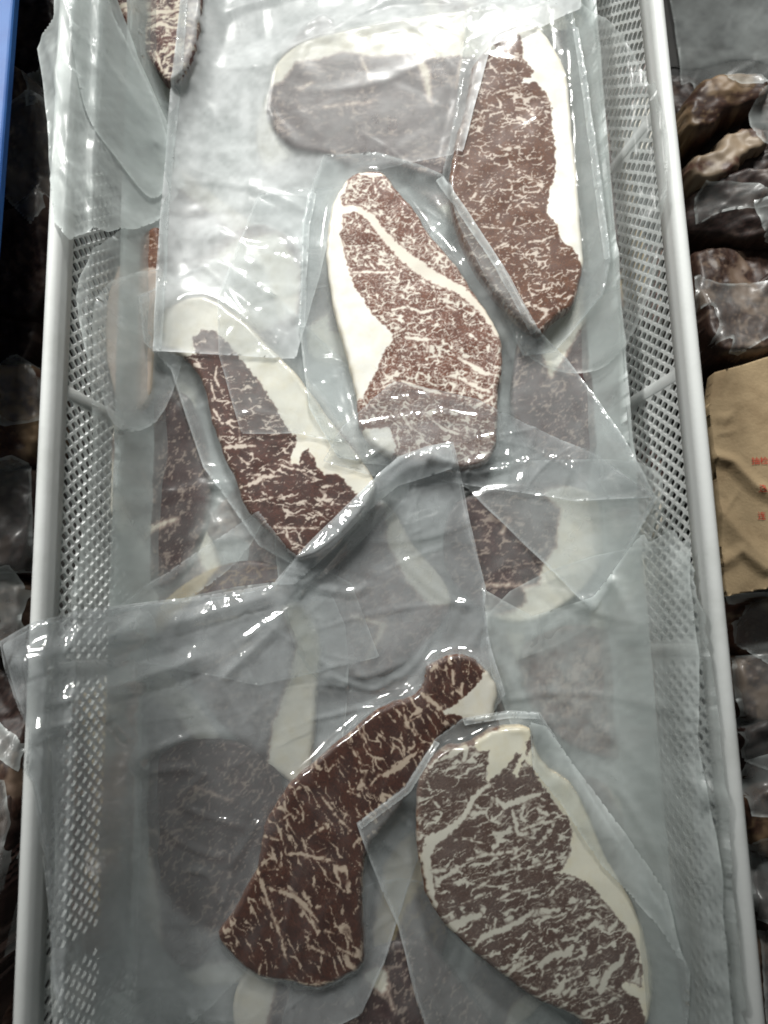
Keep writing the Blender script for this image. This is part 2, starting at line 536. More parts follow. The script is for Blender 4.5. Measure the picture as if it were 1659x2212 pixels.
# corner posts + base tray
xb0, xb1, yb0, yb1 = xl + 0.009 + TAPER, xr - 0.009 - TAPER, YB0 + 0.009 + TAPER, YB1 - 0.009 - TAPER
for (sx, sy) in ((0, 0), (1, 0), (1, 1), (0, 1)):
    V = []; F = []
    n = 8
    for lev in range(2):
        o = 0.009 + (TAPER if lev else 0); z = WALL_BOT if lev else WALL_TOP
        x = xl + o if sx == 0 else xr - o; y = YB0 + o if sy == 0 else YB1 - o
        ex = (xl + 0.03) if sx == 0 else (xr - 0.03); ey = (YB0 + 0.03) if sy == 0 else (YB1 - 0.03)
        for k in range(n + 1):
            u = k / n
            a = np.array([ex, y]); b = np.array([x, ey]); c = np.array([x, y])
            p = (1 - u) ** 2 * a + 2 * u * (1 - u) * c + u * u * b
            p = rot(p); V.append((p[0], p[1], z))
    for k in range(n): F.append((k, k + 1, k + n + 2, k + n + 1))
    mesh_obj('corner_panel', V, F, M_white, basket)
p4 = rot(np.array([(xb0, yb0), (xb1, yb0), (xb1, yb1), (xb0, yb1)]))
mesh_obj('base', [(*p, WALL_BOT) for p in p4] + [(*p, WALL_BOT - 0.004) for p in p4],
         [(0, 1, 2, 3), (7, 6, 5, 4), (0, 4, 5, 1), (1, 5, 6, 2), (2, 6, 7, 3), (3, 7, 4, 0)], M_white, basket, smooth=False)

# basket into the height map (in basket coordinates)
BXg = GX * cr + GY * sr; BYg = -GX * sr + GY * cr
ex = np.minimum(BXg - xl, xr - BXg); ey = np.minimum(BYg - YB0, YB1 - BYg); ed = np.minimum(ex, ey)
H = np.where(ed > 0.012, 0.014 + np.clip((0.041 - (ed - 0.011)) / 0.025, 0, 1) * 0.124, 0.0)
H = np.where((ed >= 0) & (ed <= 0.0135), RIM_Z, H)
H = np.where(ed < 0, np.maximum(RIM_Z - 0.002 + ed * 0.55, 0.02), H)     # what a film hanging over the rim falls along
INSIDE = ed > 0.0
# pile body
pile = 0.046 + 0.010 * vnoise(GX, GY, 22, 3) + 0.006 * vnoise(GX, GY, 60, 4)
side = np.clip((ed - 0.010) / 0.05, 0, 1)
H = np.where(ed > 0.0135, np.maximum(H, pile * side), H)
H = np.where(ed > 0.0135, np.minimum(np.maximum(H, pile * side), 0.149), H)

# ------------------------------------------------------------------ sheets and steaks
def creases(shape_xy, poly, n, seed, amp=(0.0004, 0.0018), wid=(0.0025, 0.008), length=(0.02, 0.10), ang=None, spread=3.2, sharp=0.35):
    """sharp folds scattered over a sheet"""
    X, Y = shape_xy
    r = np.random.default_rng(seed)
    lo = poly.min(0); hi = poly.max(0)
    Z = np.zeros(X.shape)
    for _ in range(n):
        c = lo + (hi - lo) * r.random(2)
        a = r.uniform(0, math.pi) if ang is None else ang + r.normal() * spread * 0.3
        L = r.uniform(*length); w = r.uniform(*wid); A = r.uniform(*amp) * (1 if r.random() < 0.72 else -0.6)
        bend = r.normal() * 3.0
        asy = r.uniform(0.35, 1.0)
        sel = np.nonzero((np.abs(X.ravel() - c[0]) < L + w) & (np.abs(Y.ravel() - c[1]) < L + w))[0]
        if not len(sel): continue
        Xs = X.ravel()[sel]; Ys = Y.ravel()[sel]
        u = (Xs - c[0]) * math.cos(a) + (Ys - c[1]) * math.sin(a)
        v = -(Xs - c[0]) * math.sin(a) + (Ys - c[1]) * math.cos(a) + bend * u * u
        t = np.clip(1 - np.abs(u) / L, 0, 1)
        wl = w * (0.35 + 0.65 * t)
        asym = np.where(v > 0, 1.0, asy)
        if r.random() < sharp:
            Z.ravel()[sel] += A * t ** 0.7 * np.clip(1 - np.abs(v) / (0.8 * wl * asym), 0, 1) ** 1.2
            continue
        Z.ravel()[sel] += A * t ** 0.7 * (1 - np.clip(np.abs(v) / (1.5 * wl * asym), 0, 1) ** 2) ** 2
    return Z

def ridge_lines(X, Y, lines, Zp):
    Z = np.zeros(X.shape); Zr = Z.ravel(); Xr = X.ravel(); Yr = Y.ravel()
    for (pts, amp, w) in lines:
        wp = to_world(catmull(pts, 5, False), Zp)
        amp = min(amp, max(0.15, 0.535 - 1.1 * wp[:, 1].mean()) * w * 0.90)
        lo = wp.min(0) - w; hi = wp.max(0) + w
        sel = np.nonzero((Xr > lo[0]) & (Xr < hi[0]) & (Yr > lo[1]) & (Yr < hi[1]))[0]
        if not len(sel): continue
        xs, ys = Xr[sel], Yr[sel]
        D = np.full(xs.shape, 1e9); T = np.zeros(xs.shape); n = len(wp) - 1
        for i in range(n):
            d, t, _, _ = seg_dist(xs, ys, wp[i], wp[i + 1])
            m = d < D; D = np.where(m, d, D); T = np.where(m, (i + t) / n, T)
        fade = np.clip(np.minimum(T, 1 - T) * 6 + 0.25, 0, 1)
        Zr[sel] += amp * fade * np.clip(1 - np.sqrt((D / w) ** 2 + 0.006), 0, 1)
    return Z

def sheet(name, outline, mat=None, close=14, sig=4, gap=0.0005, ncrease=70, seed=1, haze=0.22, hclear=0.06,
          amp=(0.0004, 0.0018), wid=(0.0025, 0.008), length=(0.02, 0.10), ang=None, lines=(), h=0.0018, wave=0.0007,
          smooth_outline=False, parent=None, lift=None, stamp=True, curl=0.0008, thick_edge=0.25, spread=3.2, wpoly=None, tight=0.6, clear=()):
    global H, MEAT
    if wpoly is None:
        oo = np.asarray(outline, float)
        ww = np.concatenate([U(oo[:, 0], oo[:, 1], 0.0), U(oo[:, 0], oo[:, 1], 0.19)])
    else: ww = wpoly
    mg = (close + 4 * sig + 6) * HRES
    a0 = max(int((ww[:, 0].min() - mg - HX0) / HRES), 0); a1 = min(int((ww[:, 0].max() + mg - HX0) / HRES) + 1, HW)
    b0 = max(int((ww[:, 1].min() - mg - HY0) / HRES), 0); b1 = min(int((ww[:, 1].max() + mg - HY0) / HRES) + 1, HHT)
    Zp = H + gap
    Zp[b0:b1, a0:a1] = drape(H[b0:b1, a0:a1], close, sig) + gap
    MB = MEAT * 1.0
    MB[b0:b1, a0:a1] = blur(MEAT[b0:b1, a0:a1], 2)
    pts = catmull(outline, 5) if smooth_outline else np.asarray(outline, float)
    # straight edges still wander a little
    dense = []
    for i in range(len(pts)):
        a, b = np.array(pts[i]), np.array(pts[(i + 1) % len(pts)])
        k = max(1, int(np.hypot(*(b - a)) / 22))
        for q in range(k): dense.append(a + (b - a) * q / k)
    dense = np.array(dense)
    r = np.random.default_rng(seed + 1000)
    if not smooth_outline:
        ph = r.uniform(0, 6.28, 3); s = np.arange(len(dense))
        dense[:, 0] += 1.1 * np.sin(s * 0.35 + ph[0]) + 0.4 * np.sin(s * 1.4 + ph[1])
        dense[:, 1] += 1.1 * np.sin(s * 0.31 + ph[2]) + 0.4 * np.sin(s * 1.1 + ph[0])
    if lift is not None: Zp = Zp + lift(GX, GY)
    poly = to_world(dense, Zp) if wpoly is None else wpoly
    X, Y, s, F = poly_grid(poly, h)
    def zfun(X, Y, s):
        z = samp(Zp, X, Y)
        wr = creases((X, Y), poly, ncrease, seed, amp, wid, length, ang, spread)
        wr += wave * (vnoise(X, Y, 35, seed + 5) + 0.5) + wave * 0.5 * (vnoise(X, Y, 90, seed + 6) + 0.5)
        wr += curl * np.exp(-np.maximum(s, 0) / 0.004) * (1 + 2 * vnoise(X, Y, 40, seed + 9))
        wr = wr * (1 - tight * samp(MB, X, Y))
        if lines: wr = wr + ridge_lines(X, Y, lines, Zp)
        return z + np.maximum(wr, 0)
    Z = zfun(X, Y, s)
    below = samp(H, X, Y); mt = samp(MB, X, Y)
    gp = Z - below
    cl = mt * np.exp(-np.maximum(gp - gap, 0) / 0.0035)
    hz = haze + (hclear - haze) * cl
    for (cp, ch) in clear:                      # film pressed flat, wet on the meat
        k = sstep(poly_sd(X, Y, to_world(catmull(cp, 4), Zp)) * 1000 + 6 * fbm(X * 1000, Y * 1000, 0.06, seed + 40, 3), -4, 5)
        hz = hz * (1 - k) + ch * k
    hz = hz + thick_edge * np.exp(-np.maximum(s, 0) / 0.0009)
    hz = np.clip(hz * (1 + 0.55 * vnoise(X, Y, 45, seed + 21) + 0.45 * vnoise(X, Y, 130, seed + 22) + 0.3 * vnoise(X, Y, 330, seed + 23)), 0, 0.95)
    V = np.column_stack([X, Y, Z])
    o = mesh_obj(name, V, F, mat or M_film, parent, True, {'haze': hz})
    if stamp:
        j0 = max(int((poly[:, 1].min() - HY0) / HRES) - 2, 0); j1 = min(int((poly[:, 1].max() - HY0) / HRES) + 3, HHT)
        i0 = max(int((poly[:, 0].min() - HX0) / HRES) - 2, 0); i1 = min(int((poly[:, 0].max() - HX0) / HRES) + 3, HW)
        gx = GX[j0:j1, i0:i1]; gy = GY[j0:j1, i0:i1]
        ins = inside(gx, gy, poly)
        zz = zfun(gx, gy, np.full(gx.shape, 0.02)) + 0.0002
        H[j0:j1, i0:i1] = np.where(ins, np.maximum(zz, H[j0:j1, i0:i1]), H[j0:j1, i0:i1])
        MEAT[j0:j1, i0:i1] = np.where(ins, MEAT[j0:j1, i0:i1] * 0.55, MEAT[j0:j1, i0:i1])
    return o

def conv(pts, zm):
    ox, oy, k = zm
    p = np.asarray(pts, float)
    return np.column_stack([ox + k * p[:, 0], oy + k * p[:, 1]])
D0 = (0, 0, 1)
def steak(name, outline, mat, z0, zm=D0, thick=0.015, fats=(), veins=(), ang=0.0, tilt=(0, 0), label='', h=0.0006, seed=1,
          smooth=4, group=None, side=0.004, cat='steak', bulge=0.0015, pct=85, bend=0.0, soft=0.0):
    """outline, fat areas and seams in picture units; z0 = height of the underside"""
    global H, MEAT
    ol = conv(outline, zm); ol = catmull(ol, smooth + 2)
    q_ = np.arange(len(ol)); ol = ol + 0.7 * np.column_stack([np.sin(q_ * 1.3 + seed) + np.sin(q_ * 0.51), np.cos(q_ * 1.1 + seed * 2) + np.sin(q_ * 0.43 + 1)])
    if z0 is None:
        pw = to_world(ol, H * 0 + 0.09)
        wi = (slice(max(int((pw[:, 1].min() - HY0) / HRES), 0), int((pw[:, 1].max() - HY0) / HRES) + 1), slice(max(int((pw[:, 0].min() - HX0) / HRES), 0), int((pw[:, 0].max() - HX0) / HRES) + 1))
        hv = H[wi][inside(GX[wi], GY[wi], pw)]
        z0 = float(np.percentile(hv, pct))
        z0 = max(z0, float(np.percentile(hv, 97)) - 0.6 * thick) if soft == 0 else min(z0, 0.056)
        print(name, seed, 'z0 %.4f' % z0)
    c = U(ol[:, 0].mean(), ol[:, 1].mean(), z0 + thick)
    Zp = z0 + thick + tilt[0] * (GX - c[0]) + tilt[1] * (GY - c[1])
    poly = to_world(ol, Zp)
    r = np.random.default_rng(seed)
    X, Y, s, F = poly_grid(poly, h)
    def zt(X, Y, s):
        pr = np.sqrt(np.clip(1 - (1 - np.clip(s / side, 0, 1)) ** 2, 0, 1))
        return z0 + thick * (0.72 + 0.28 * pr) + tilt[0] * (X - c[0]) + tilt[1] * (Y - c[1]) + bulge * (vnoise(X, Y, 28, seed) + 0.6 * vnoise(X, Y, 75, seed + 1)) * np.clip(s / 0.006, 0, 1)
    Z = zt(X, Y, s)
    sd = np.full(X.shape, -20.0)
    for fp in fats:
        pw = to_world(conv(fp, zm), Zp)
        sd = np.maximum(sd, poly_sd(X, Y, pw) * 1000)
    cap = sd.copy()
    kpx = 0.00031
    for (vp, w) in veins:
        pw = to_world(conv(vp, zm), Zp)
        ws = np.asarray(w if hasattr(w, '__len__') else [w] * len(vp), float) * zm[2] * kpx * 1000
        if not hasattr(w, '__len__'): ws[0] *= 0.55; ws[-1] *= 0.4
        for i in range(len(pw) - 1):
            d, t, _, _ = seg_dist(X, Y, pw[i], pw[i + 1])
            sd = np.maximum(sd, (ws[i] * (1 - t) + ws[i + 1] * t) / 2 - d * 1000)
    ca, sa = math.cos(ang), math.sin(ang)
    ux = (X - c[0]) * 100; uy = (Y - c[1]) * 100
    off = r.random(2) * 40
    U1 = ux * ca + uy * sa; V1 = -ux * sa + uy * ca
    if bend:                                    # grain fans round along the steak
        th_ = bend * (V1 / 10.0); U1, V1 = U1 * np.cos(th_) + V1 * np.sin(th_), V1
    mb = marble(U1 * 10 + 400, V1 * 10 + 400, seed * 13, **MARB[mat.name])
    wob = fbm(ux * 10 + 300, uy * 10 + 300, 0.45, seed + 70, 3)
    fatm = sstep(sd + 2.0 * wob, -0.6 - 1.8 * soft, 0.7 + 1.8 * soft)
    mb = mb * (1 - 0.6 * soft)
    mb = mb * (1 - 0.5 * sstep(sd, -2.0, -0.5) * (sd < 0))
    muv = np.column_stack([ux * ca + uy * sa + off[0], -ux * sa + uy * ca + off[1], np.full(X.shape, seed * 1.7)])
    rim = np.exp(-np.maximum(s, 0) / 0.0016) * (1 - 0.7 * soft)
    n = len(X)
    B = border_edges(F)
    bv, inv = np.unique(B, return_inverse=True); B2 = inv.reshape(B.shape)
    zb = z0 + tilt[0] * (X[bv] - c[0]) + tilt[1] * (Y[bv] - c[1])
    V = np.concatenate([np.column_stack([X, Y, Z]), np.column_stack([X[bv], Y[bv], zb])])
    F2 = [tuple(f) for f in F.tolist()] + [(int(b[0]), int(n + q[0]), int(n + q[1]), int(b[1])) for b, q in zip(B, B2)]
    m2 = muv[bv].copy(); m2[:, 2] += 0.8
    cpm = sstep(cap + 1.5 * wob, -1.0, 0.5)
    at = {'fat': np.concatenate([fatm, fatm[bv]]), 'cap': np.concatenate([cpm, cpm[bv]]), 'marb': np.concatenate([mb, mb[bv]]), 'muv': np.concatenate([muv, m2]), 'rim': np.concatenate([rim, np.full(len(bv), 1 - 0.7 * soft)])}
    capv = np.concatenate([cap, cap[bv]]) > 0
    F2a = np.array(F2); isfat = capv[F2a].sum(1) >= 2
    def sub(nm, sel, parent):
        fs = F2a[sel]
        vs, iv = np.unique(fs, return_inverse=True)
        return mesh_obj(nm, V[vs], iv.reshape(fs.shape).tolist(), mat, parent, True, {k: v[vs] for k, v in at.items()})
    if len(fats) and isfat.any() and not isfat.all():
        root = empty(name, (float(c[0]), float(c[1]), float(z0)))
        sub('lean_meat', ~isfat, root); sub('fat_cap', isfat, root)
        o = root
    else:
        o = sub(name, np.ones(len(F2), bool), None)
    tag(o, label, cat, group)
    j0 = max(int((poly[:, 1].min() - HY0) / HRES) - 2, 0); j1 = min(int((poly[:, 1].max() - HY0) / HRES) + 3, HHT)
    i0 = max(int((poly[:, 0].min() - HX0) / HRES) - 2, 0); i1 = min(int((poly[:, 0].max() - HX0) / HRES) + 3, HW)
    gx = GX[j0:j1, i0:i1]; gy = GY[j0:j1, i0:i1]
    ss = poly_sd(gx, gy, poly)
    zz = np.where(ss > 0, zt(gx, gy, np.maximum(ss, 0)) + 0.0002, -1)
    H[j0:j1, i0:i1] = np.maximum(H[j0:j1, i0:i1], zz)
    MEAT[j0:j1, i0:i1] = np.where(ss > -0.001, 1, MEAT[j0:j1, i0:i1])
    return o

# ------------------------------------------------------------------ lower layer of steaks and their milky bags
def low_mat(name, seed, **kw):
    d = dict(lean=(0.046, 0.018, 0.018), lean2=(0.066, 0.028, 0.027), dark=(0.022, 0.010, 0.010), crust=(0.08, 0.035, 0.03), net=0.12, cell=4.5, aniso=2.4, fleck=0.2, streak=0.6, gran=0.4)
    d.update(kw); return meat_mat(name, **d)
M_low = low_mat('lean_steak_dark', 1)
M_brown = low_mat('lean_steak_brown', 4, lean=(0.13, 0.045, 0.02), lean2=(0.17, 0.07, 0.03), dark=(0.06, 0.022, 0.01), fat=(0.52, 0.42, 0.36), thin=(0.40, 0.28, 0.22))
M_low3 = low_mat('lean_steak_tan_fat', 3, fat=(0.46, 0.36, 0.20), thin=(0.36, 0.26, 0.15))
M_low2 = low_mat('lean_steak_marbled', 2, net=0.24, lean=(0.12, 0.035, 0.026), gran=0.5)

sheet('liner_bag', [(0, 0), (1, 0), (1, 1)], M_film_milky, wpoly=rot(round_rect(xl + 0.034, xr - 0.034, YB0 + 0.034, YB1 - 0.034, 0.03)), close=40, sig=14, ncrease=120, seed=11,
      haze=0.75, hclear=0.7, amp=(0.001, 0.005), wid=(0.006, 0.02), length=(0.03, 0.14), h=0.003)
tag(bpy.data.objects['liner_bag'], 'crumpled milky plastic bag lining the bottom of the white basket', 'plastic bag')

r_ = np.random.default_rng(5)
COLS = ['by the left wall', 'left of the middle', 'right of the middle', 'by the right wall']
ROWS = ['at the top edge', 'level with the tall fat-capped steak', 'level with the central steak', 'level with the bag fold', 'beside the curved steak', 'near the bottom edge']
for iy in range(6):
    for ix in range(4):
        cx = 350 + ix * 330 + (iy % 2) * 70 + r_.normal() * 35; cyy = 100 + iy * 390 + (ix % 2) * 150 + r_.normal() * 40
        a = r_.uniform(0, 3.14); L = r_.uniform(170, 230); W_ = r_.uniform(85, 120)
        th = np.linspace(0, 2 * math.pi, 11)[:-1]; rr = 1 + 0.16 * r_.normal(size=10)
        px = cx + L * rr * np.cos(th) * math.cos(a) - W_ * rr * np.sin(th) * math.sin(a)
        py = cyy + L * rr * np.cos(th) * math.sin(a) + W_ * rr * np.sin(th) * math.cos(a)
        px = np.clip(px, 210, 1430)
        k = int(r_.integers(0, 10)); cap = [(px[(k + q) % 10], py[(k + q) % 10]) for q in range(5)]
        cap = [(cx + (x - cx) * 1.3, cyy + (y - cyy) * 1.3) for x, y in cap] + [(cx + (x - cx) * 0.6, cyy + (y - cyy) * 0.6) for x, y in cap[::-1]]
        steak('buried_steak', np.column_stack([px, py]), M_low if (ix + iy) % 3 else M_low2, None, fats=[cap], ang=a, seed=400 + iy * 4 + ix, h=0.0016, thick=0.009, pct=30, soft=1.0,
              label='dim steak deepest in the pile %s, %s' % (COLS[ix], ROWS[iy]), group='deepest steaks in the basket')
sheet('plastic_bag', [(0, 0), (1, 0), (1, 1)], M_film_milky, wpoly=rot(round_rect(xl + 0.036, xr - 0.036, YB0 + 0.036, YB1 - 0.036, 0.03)), close=30, sig=9, ncrease=110, seed=12,
      haze=0.20, hclear=0.08, amp=(0.0006, 0.003), wid=(0.004, 0.014), length=(0.03, 0.12), h=0.0028)
tag(bpy.data.objects['plastic_bag'], 'broad hazy bag spread over the deepest steaks', 'plastic bag', 'loose plastic bags')
LOW = [
 # name, outline, fat areas, veins, angle, label, material
 ('top_centre', [(580, 195), (600, 130), (680, 78), (850, 42), (1000, 20), (1130, 6), (1245, 22), (1256, 72), (1160, 84), (1075, 125), (1025, 220), (990, 310), (955, 382), (860, 362), (780, 372), (700, 335), (625, 318), (578, 250)],
  [[(540, 200), (560, 60), (1000, -30), (1300, -20), (1300, 110), (1150, 110), (1060, 128), (985, 122), (940, 128), (900, 116), (800, 122), (740, 112), (690, 128), (640, 134), (606, 180)]],
  [([(900, 110), (920, 160), (928, 215)], 24), ([(650, 190), (672, 178)], 18), ([(780, 125), (800, 170)], 12), ([(1000, 120), (985, 190)], 10), ([(700, 230), (800, 220)], 8)], 0.2,
  'dim purple steak with a pale fat band under the big milky sheet at the top', M_low),
 ('left_mid', [(225, 980), (255, 900), (320, 840), (400, 850), (440, 940), (455, 1060), (430, 1170), (370, 1265), (310, 1250), (255, 1150), (222, 1060)],
  [[(200, 900), (290, 840), (265, 900), (240, 960), (255, 1050), (275, 1110), (262, 1180), (200, 1100)]],
  [([(290, 1190), (330, 1140), (380, 1120)], 16), ([(300, 1000), (330, 1080)], 6)], 1.1,
  'dark steak half hidden in hazy film beside the left lattice wall', M_low),
 ('left_top', [(232, 640), (258, 565), (285, 530), (318, 495), (345, 500), (342, 620), (330, 740), (318, 860), (262, 890), (228, 770)],
  [[(215, 600), (250, 572), (290, 585), (330, 575), (360, 590), (370, 700), (360, 800), (340, 920), (200, 920)]], [([(290, 640), (310, 720)], 10)], 0.4,
  'pale pinkish steak with a brown corner showing left of the milky sheet', M_low2),
 ('corner', [(225, -70), (420, -70), (420, 100), (370, 175), (318, 120), (265, 40)], [],
  [([(270, 22), (320, 28), (390, 20)], 16), ([(320, 60), (345, 50), (380, 60)], 14), ([(335, 110), (350, 150)], 10), ([(290, 40), (300, 70)], 9)], 0.3,
  'heavily marbled steak in the upper left corner of the basket', M_low2),
 ('mid_right', [(985, 1085), (1150, 1040), (1310, 1075), (1330, 1150), (1262, 1275), (1140, 1345), (1050, 1325), (965, 1235)],
  [[(1165, 1060), (1210, 1100), (1200, 1180), (1170, 1225), (1165, 1262), (1130, 1268), (1138, 1300), (1110, 1320), (1060, 1330), (1130, 1400), (1360, 1280), (1360, 1050), (1260, 1040)]],
  [([(1050, 1263), (1130, 1264)], 10), ([(1085, 1150), (1100, 1120)], 8)], 0.1,
  'steak with a broad cream fat edge under the folded film beside the right lattice wall', M_low),
 ('strip', [(430, 1345), (560, 1312), (650, 1303), (692, 1380), (684, 1520), (662, 1690), (590, 1665), (480, 1570), (405, 1450)],
  [[(600, 1280), (612, 1330), (640, 1390), (622, 1470), (590, 1560), (575, 1660), (600, 1730), (730, 1720), (740, 1300)]], [([(470, 1430), (540, 1390)], 10)], 0.7,
  'steak whose white fat edge stands upright left of the curved dark steak', M_low),
 ('centre', [(700, 1115), (830, 1085), (890, 1170), (975, 1290), (920, 1395), (810, 1465), (712, 1440), (700, 1300), (665, 1205)],
  [[(810, 1040), (830, 1100), (838, 1180), (880, 1260), (930, 1310), (1030, 1300), (960, 1100)]], [([(740, 1170), (770, 1140)], 12), ([(760, 1330), (830, 1350), (790, 1430)], 14)], 0.5,
  'purple grey steak under two films in the middle of the basket', M_low2),
 ('bottom_left', [(305, 1680), (380, 1610), (500, 1600), (592, 1640), (610, 1750), (555, 1880), (490, 2010), (405, 2100), (310, 1990), (255, 1830)],
  [[(230, 1860), (275, 1800), (325, 1840), (345, 1960), (350, 2090), (330, 2200), (260, 2100)]], [([(300, 1790), (340, 1800)], 12), ([(420, 1700), (500, 1730)], 6)], 0.9,
  'dark steak under glossy wrinkled film left of the curved steak', M_low),
 ('bottom_chunk', [(772, 2095), (830, 2045), (920, 2040), (1000, 2130), (1080, 2290), (800, 2290)],
  [[(785, 2105), (815, 2085), (838, 2100), (838, 2140), (820, 2145), (790, 2120)]], [([(838, 2140), (850, 2180)], 6)], 1.2,
  'dark meat with one white fat spot between the two lower steaks', M_low),
 ('right_low', [(1225, 1690), (1300, 1690), (1400, 1790), (1460, 1890), (1430, 1960), (1320, 1900), (1235, 1790)],
  [[(1300, 1670), (1330, 1740), (1400, 1830), (1480, 1960), (1480, 1820), (1360, 1680)]], [], 0.3,
  'dim steak under the milky film right of the grey marbled steak', M_low),
 ('right_top', [(1262, 235), (1330, 262), (1372, 400), (1398, 520), (1400, 620), (1330, 665), (1290, 520), (1262, 380)],
  [[(1362, 500), (1410, 470), (1425, 640), (1350, 660), (1338, 610), (1350, 560)], [(1318, 290), (1345, 275), (1385, 420), (1360, 470), (1340, 400)]], [([(1290, 400), (1310, 520)], 9)], 1.3,
  'thin steak with a tan fat end between the tall steak and the right lattice wall', M_low3),
 ('right_mid', [(1130, 700), (1210, 620), (1330, 640), (1330, 800), (1300, 960), (1210, 1010), (1110, 900)],
  [[(1190, 640), (1270, 600), (1310, 640), (1250, 720), (1190, 820), (1170, 760)]], [], 0.8,
  'steak with a pale fat band under loose film right of the central steak', M_low),
 ('left_bottom', [(140, 1560), (220, 1480), (330, 1530), (340, 1650), (300, 1800), (250, 1990), (190, 2080), (140, 1900)],
  [[(165, 1480), (235, 1440), (262, 1560), (255, 1700), (240, 1800), (232, 1960), (205, 2000), (180, 1900), (200, 1740), (180, 1600)]], [], 1.5,
  'steak with yellowish fat deep under milky film by the lower left wall', M_low3),
 ('mid_left', [(330, 1330), (430, 1240), (560, 1210), (640, 1260), (600, 1340), (480, 1400), (370, 1430)], [[(320, 1300), (420, 1225), (480, 1215), (440, 1270), (370, 1340), (330, 1380)]], [([(420, 1350), (520, 1330)], 9)], 0.2,
  'purplish steak under the upper fold of the big glossy bag', M_low3),
 ('mid_mid', [(560, 1010), (680, 1000), (760, 1080), (700, 1180), (600, 1160)], [[(620, 980), (700, 980), (780, 1080), (720, 1120), (680, 1040)]], [], 0.5, 'pale fatty steak end behind the dark steak left of centre', M_low2),
 ('right_centre', [(1130, 1400), (1250, 1350), (1400, 1400), (1440, 1540), (1380, 1640), (1250, 1620), (1150, 1530)], [], [], 0.9,
  'faint steak deep under the wide milky bag on the right', M_low2),
 ('bottom_mid', [(560, 2080), (680, 2120), (760, 2150), (790, 2290), (560, 2290), (500, 2180)], [[(480, 2140), (560, 2060), (600, 2120), (560, 2290), (480, 2290)]], [], 0.4, 'dark steak at the bottom edge below the curved steak', M_low),
 ('lower_centre', [(820, 1880), (900, 1800), (960, 1900), (960, 2060), (880, 2100), (800, 2040)], [[(830, 1860), (900, 1780), (930, 1880), (880, 1960), (850, 2040), (800, 2050)]], [], 1.0, 'pale fat edged steak glimpsed between the two lower steaks', M_low3),
 ('top_right', [(1180, 70), (1250, 30), (1300, 120), (1290, 260), (1230, 240)], [], [([(1260, 100), (1262, 150)], 6)], 0.3,
  'small dark steak end beside the top of the tall fat-capped steak', M_low),
 ('under_left', [(430, 560), (560, 480), (660, 560), (640, 700), (540, 760), (440, 700)], [[(420, 600), (500, 520), (600, 500), (650, 580), (640, 680), (560, 720), (480, 660)]], [], 0.2,
  'pale steak almost lost under the big milky sheet', M_low2),
]
for k, (nm, ol, fats, vs, an, lab, mt) in enumerate(LOW):
    if nm in ('corner', 'left_top'): continue       # these two lie higher, laid further down
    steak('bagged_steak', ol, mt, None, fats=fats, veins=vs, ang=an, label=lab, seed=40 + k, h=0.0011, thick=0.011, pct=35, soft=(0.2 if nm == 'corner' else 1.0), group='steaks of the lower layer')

def one(o, label, group='loose plastic bags'):
    return tag(o, label, 'plastic bag', group)
low_films = [
 ([(172, 600), (330, 470), (560, 560), (610, 900), (540, 1180), (330, 1330), (165, 1335), (178, 1180), (200, 1000), (196, 820)], 21, 0.34, 'hazy bag over the left side of the pile beside the lattice'),
 ([(330, -420), (1130, -420), (1120, 300), (990, 520), (700, 620), (400, 560)], 22, 0.16, 'hazy bag around the purple steak at the top'),
 ([(1130, -60), (1270, 20), (1350, 90), (1440, 300), (1400, 640), (1290, 800), (1120, 740), (1110, 400)], 23, 0.20, 'hazy bag folded against the upper right lattice'),
 ([(640, 1000), (980, 1000), (1380, 1000), (1420, 1110), (1310, 1330), (1000, 1460), (700, 1480), (600, 1240)], 24, 0.28, 'hazy bag over the middle of the pile'),
 ([(115, 1420), (360, 1300), (720, 1290), (720, 1720), (560, 2060), (330, 2260), (130, 2260), (120, 1800)], 25, 0.36, 'hazy bag over the lower left of the pile'),
 ([(1050, 1330), (1440, 1180), (1530, 1400), (1580, 1900), (1590, 2280), (1380, 2300), (1150, 1750)], 26, 0.30, 'hazy bag over the lower right of the pile'),
 ([(700, 1990), (900, 1900), (1120, 2100), (1250, 2320), (640, 2320)], 27, 0.16, 'hazy bag around the meat at the bottom edge'),
]
CLEAR = {25: [([(610, 1320), (650, 1305), (692, 1380), (684, 1520), (662, 1680), (580, 1650), (600, 1540), (630, 1440)], 0.05), ([(300, 1650), (380, 1600), (500, 1590), (600, 1640), (612, 1760), (540, 1900), (480, 2010), (380, 1960), (310, 1830)], 0.06)], 21: [([(240, 960), (300, 880), (380, 860), (420, 960), (430, 1100), (370, 1220), (290, 1150)], 0.10)]}
for ol, sd_, hz, lab in low_films:
    one(sheet('plastic_bag', ol, M_film_milky, clear=CLEAR.get(sd_, ()), close=36, sig=11, ncrease=60, smooth_outline=True, seed=sd_, haze=hz * 0.8, hclear=hz * 0.35, amp=(0.0008, 0.0036), wid=(0.003, 0.012), h=0.0022), lab)

for k, (nm, ol, fats, vs, an, lab, mt) in enumerate(LOW):
    if nm == 'corner':
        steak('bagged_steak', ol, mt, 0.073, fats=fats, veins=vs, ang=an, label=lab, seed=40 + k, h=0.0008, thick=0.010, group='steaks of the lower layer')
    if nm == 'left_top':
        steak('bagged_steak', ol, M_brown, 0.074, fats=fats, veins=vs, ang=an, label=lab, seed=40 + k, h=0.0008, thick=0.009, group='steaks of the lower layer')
one(sheet('plastic_bag', [(205, 660), (250, 605), (345, 585), (400, 640), (400, 760), (340, 910), (250, 920), (205, 780)], M_film, close=14, sig=5, ncrease=40, seed=28, haze=0.30, hclear=0.16, smooth_outline=True),
    'crinkled film around the pale pinkish steak left of the milky sheet')
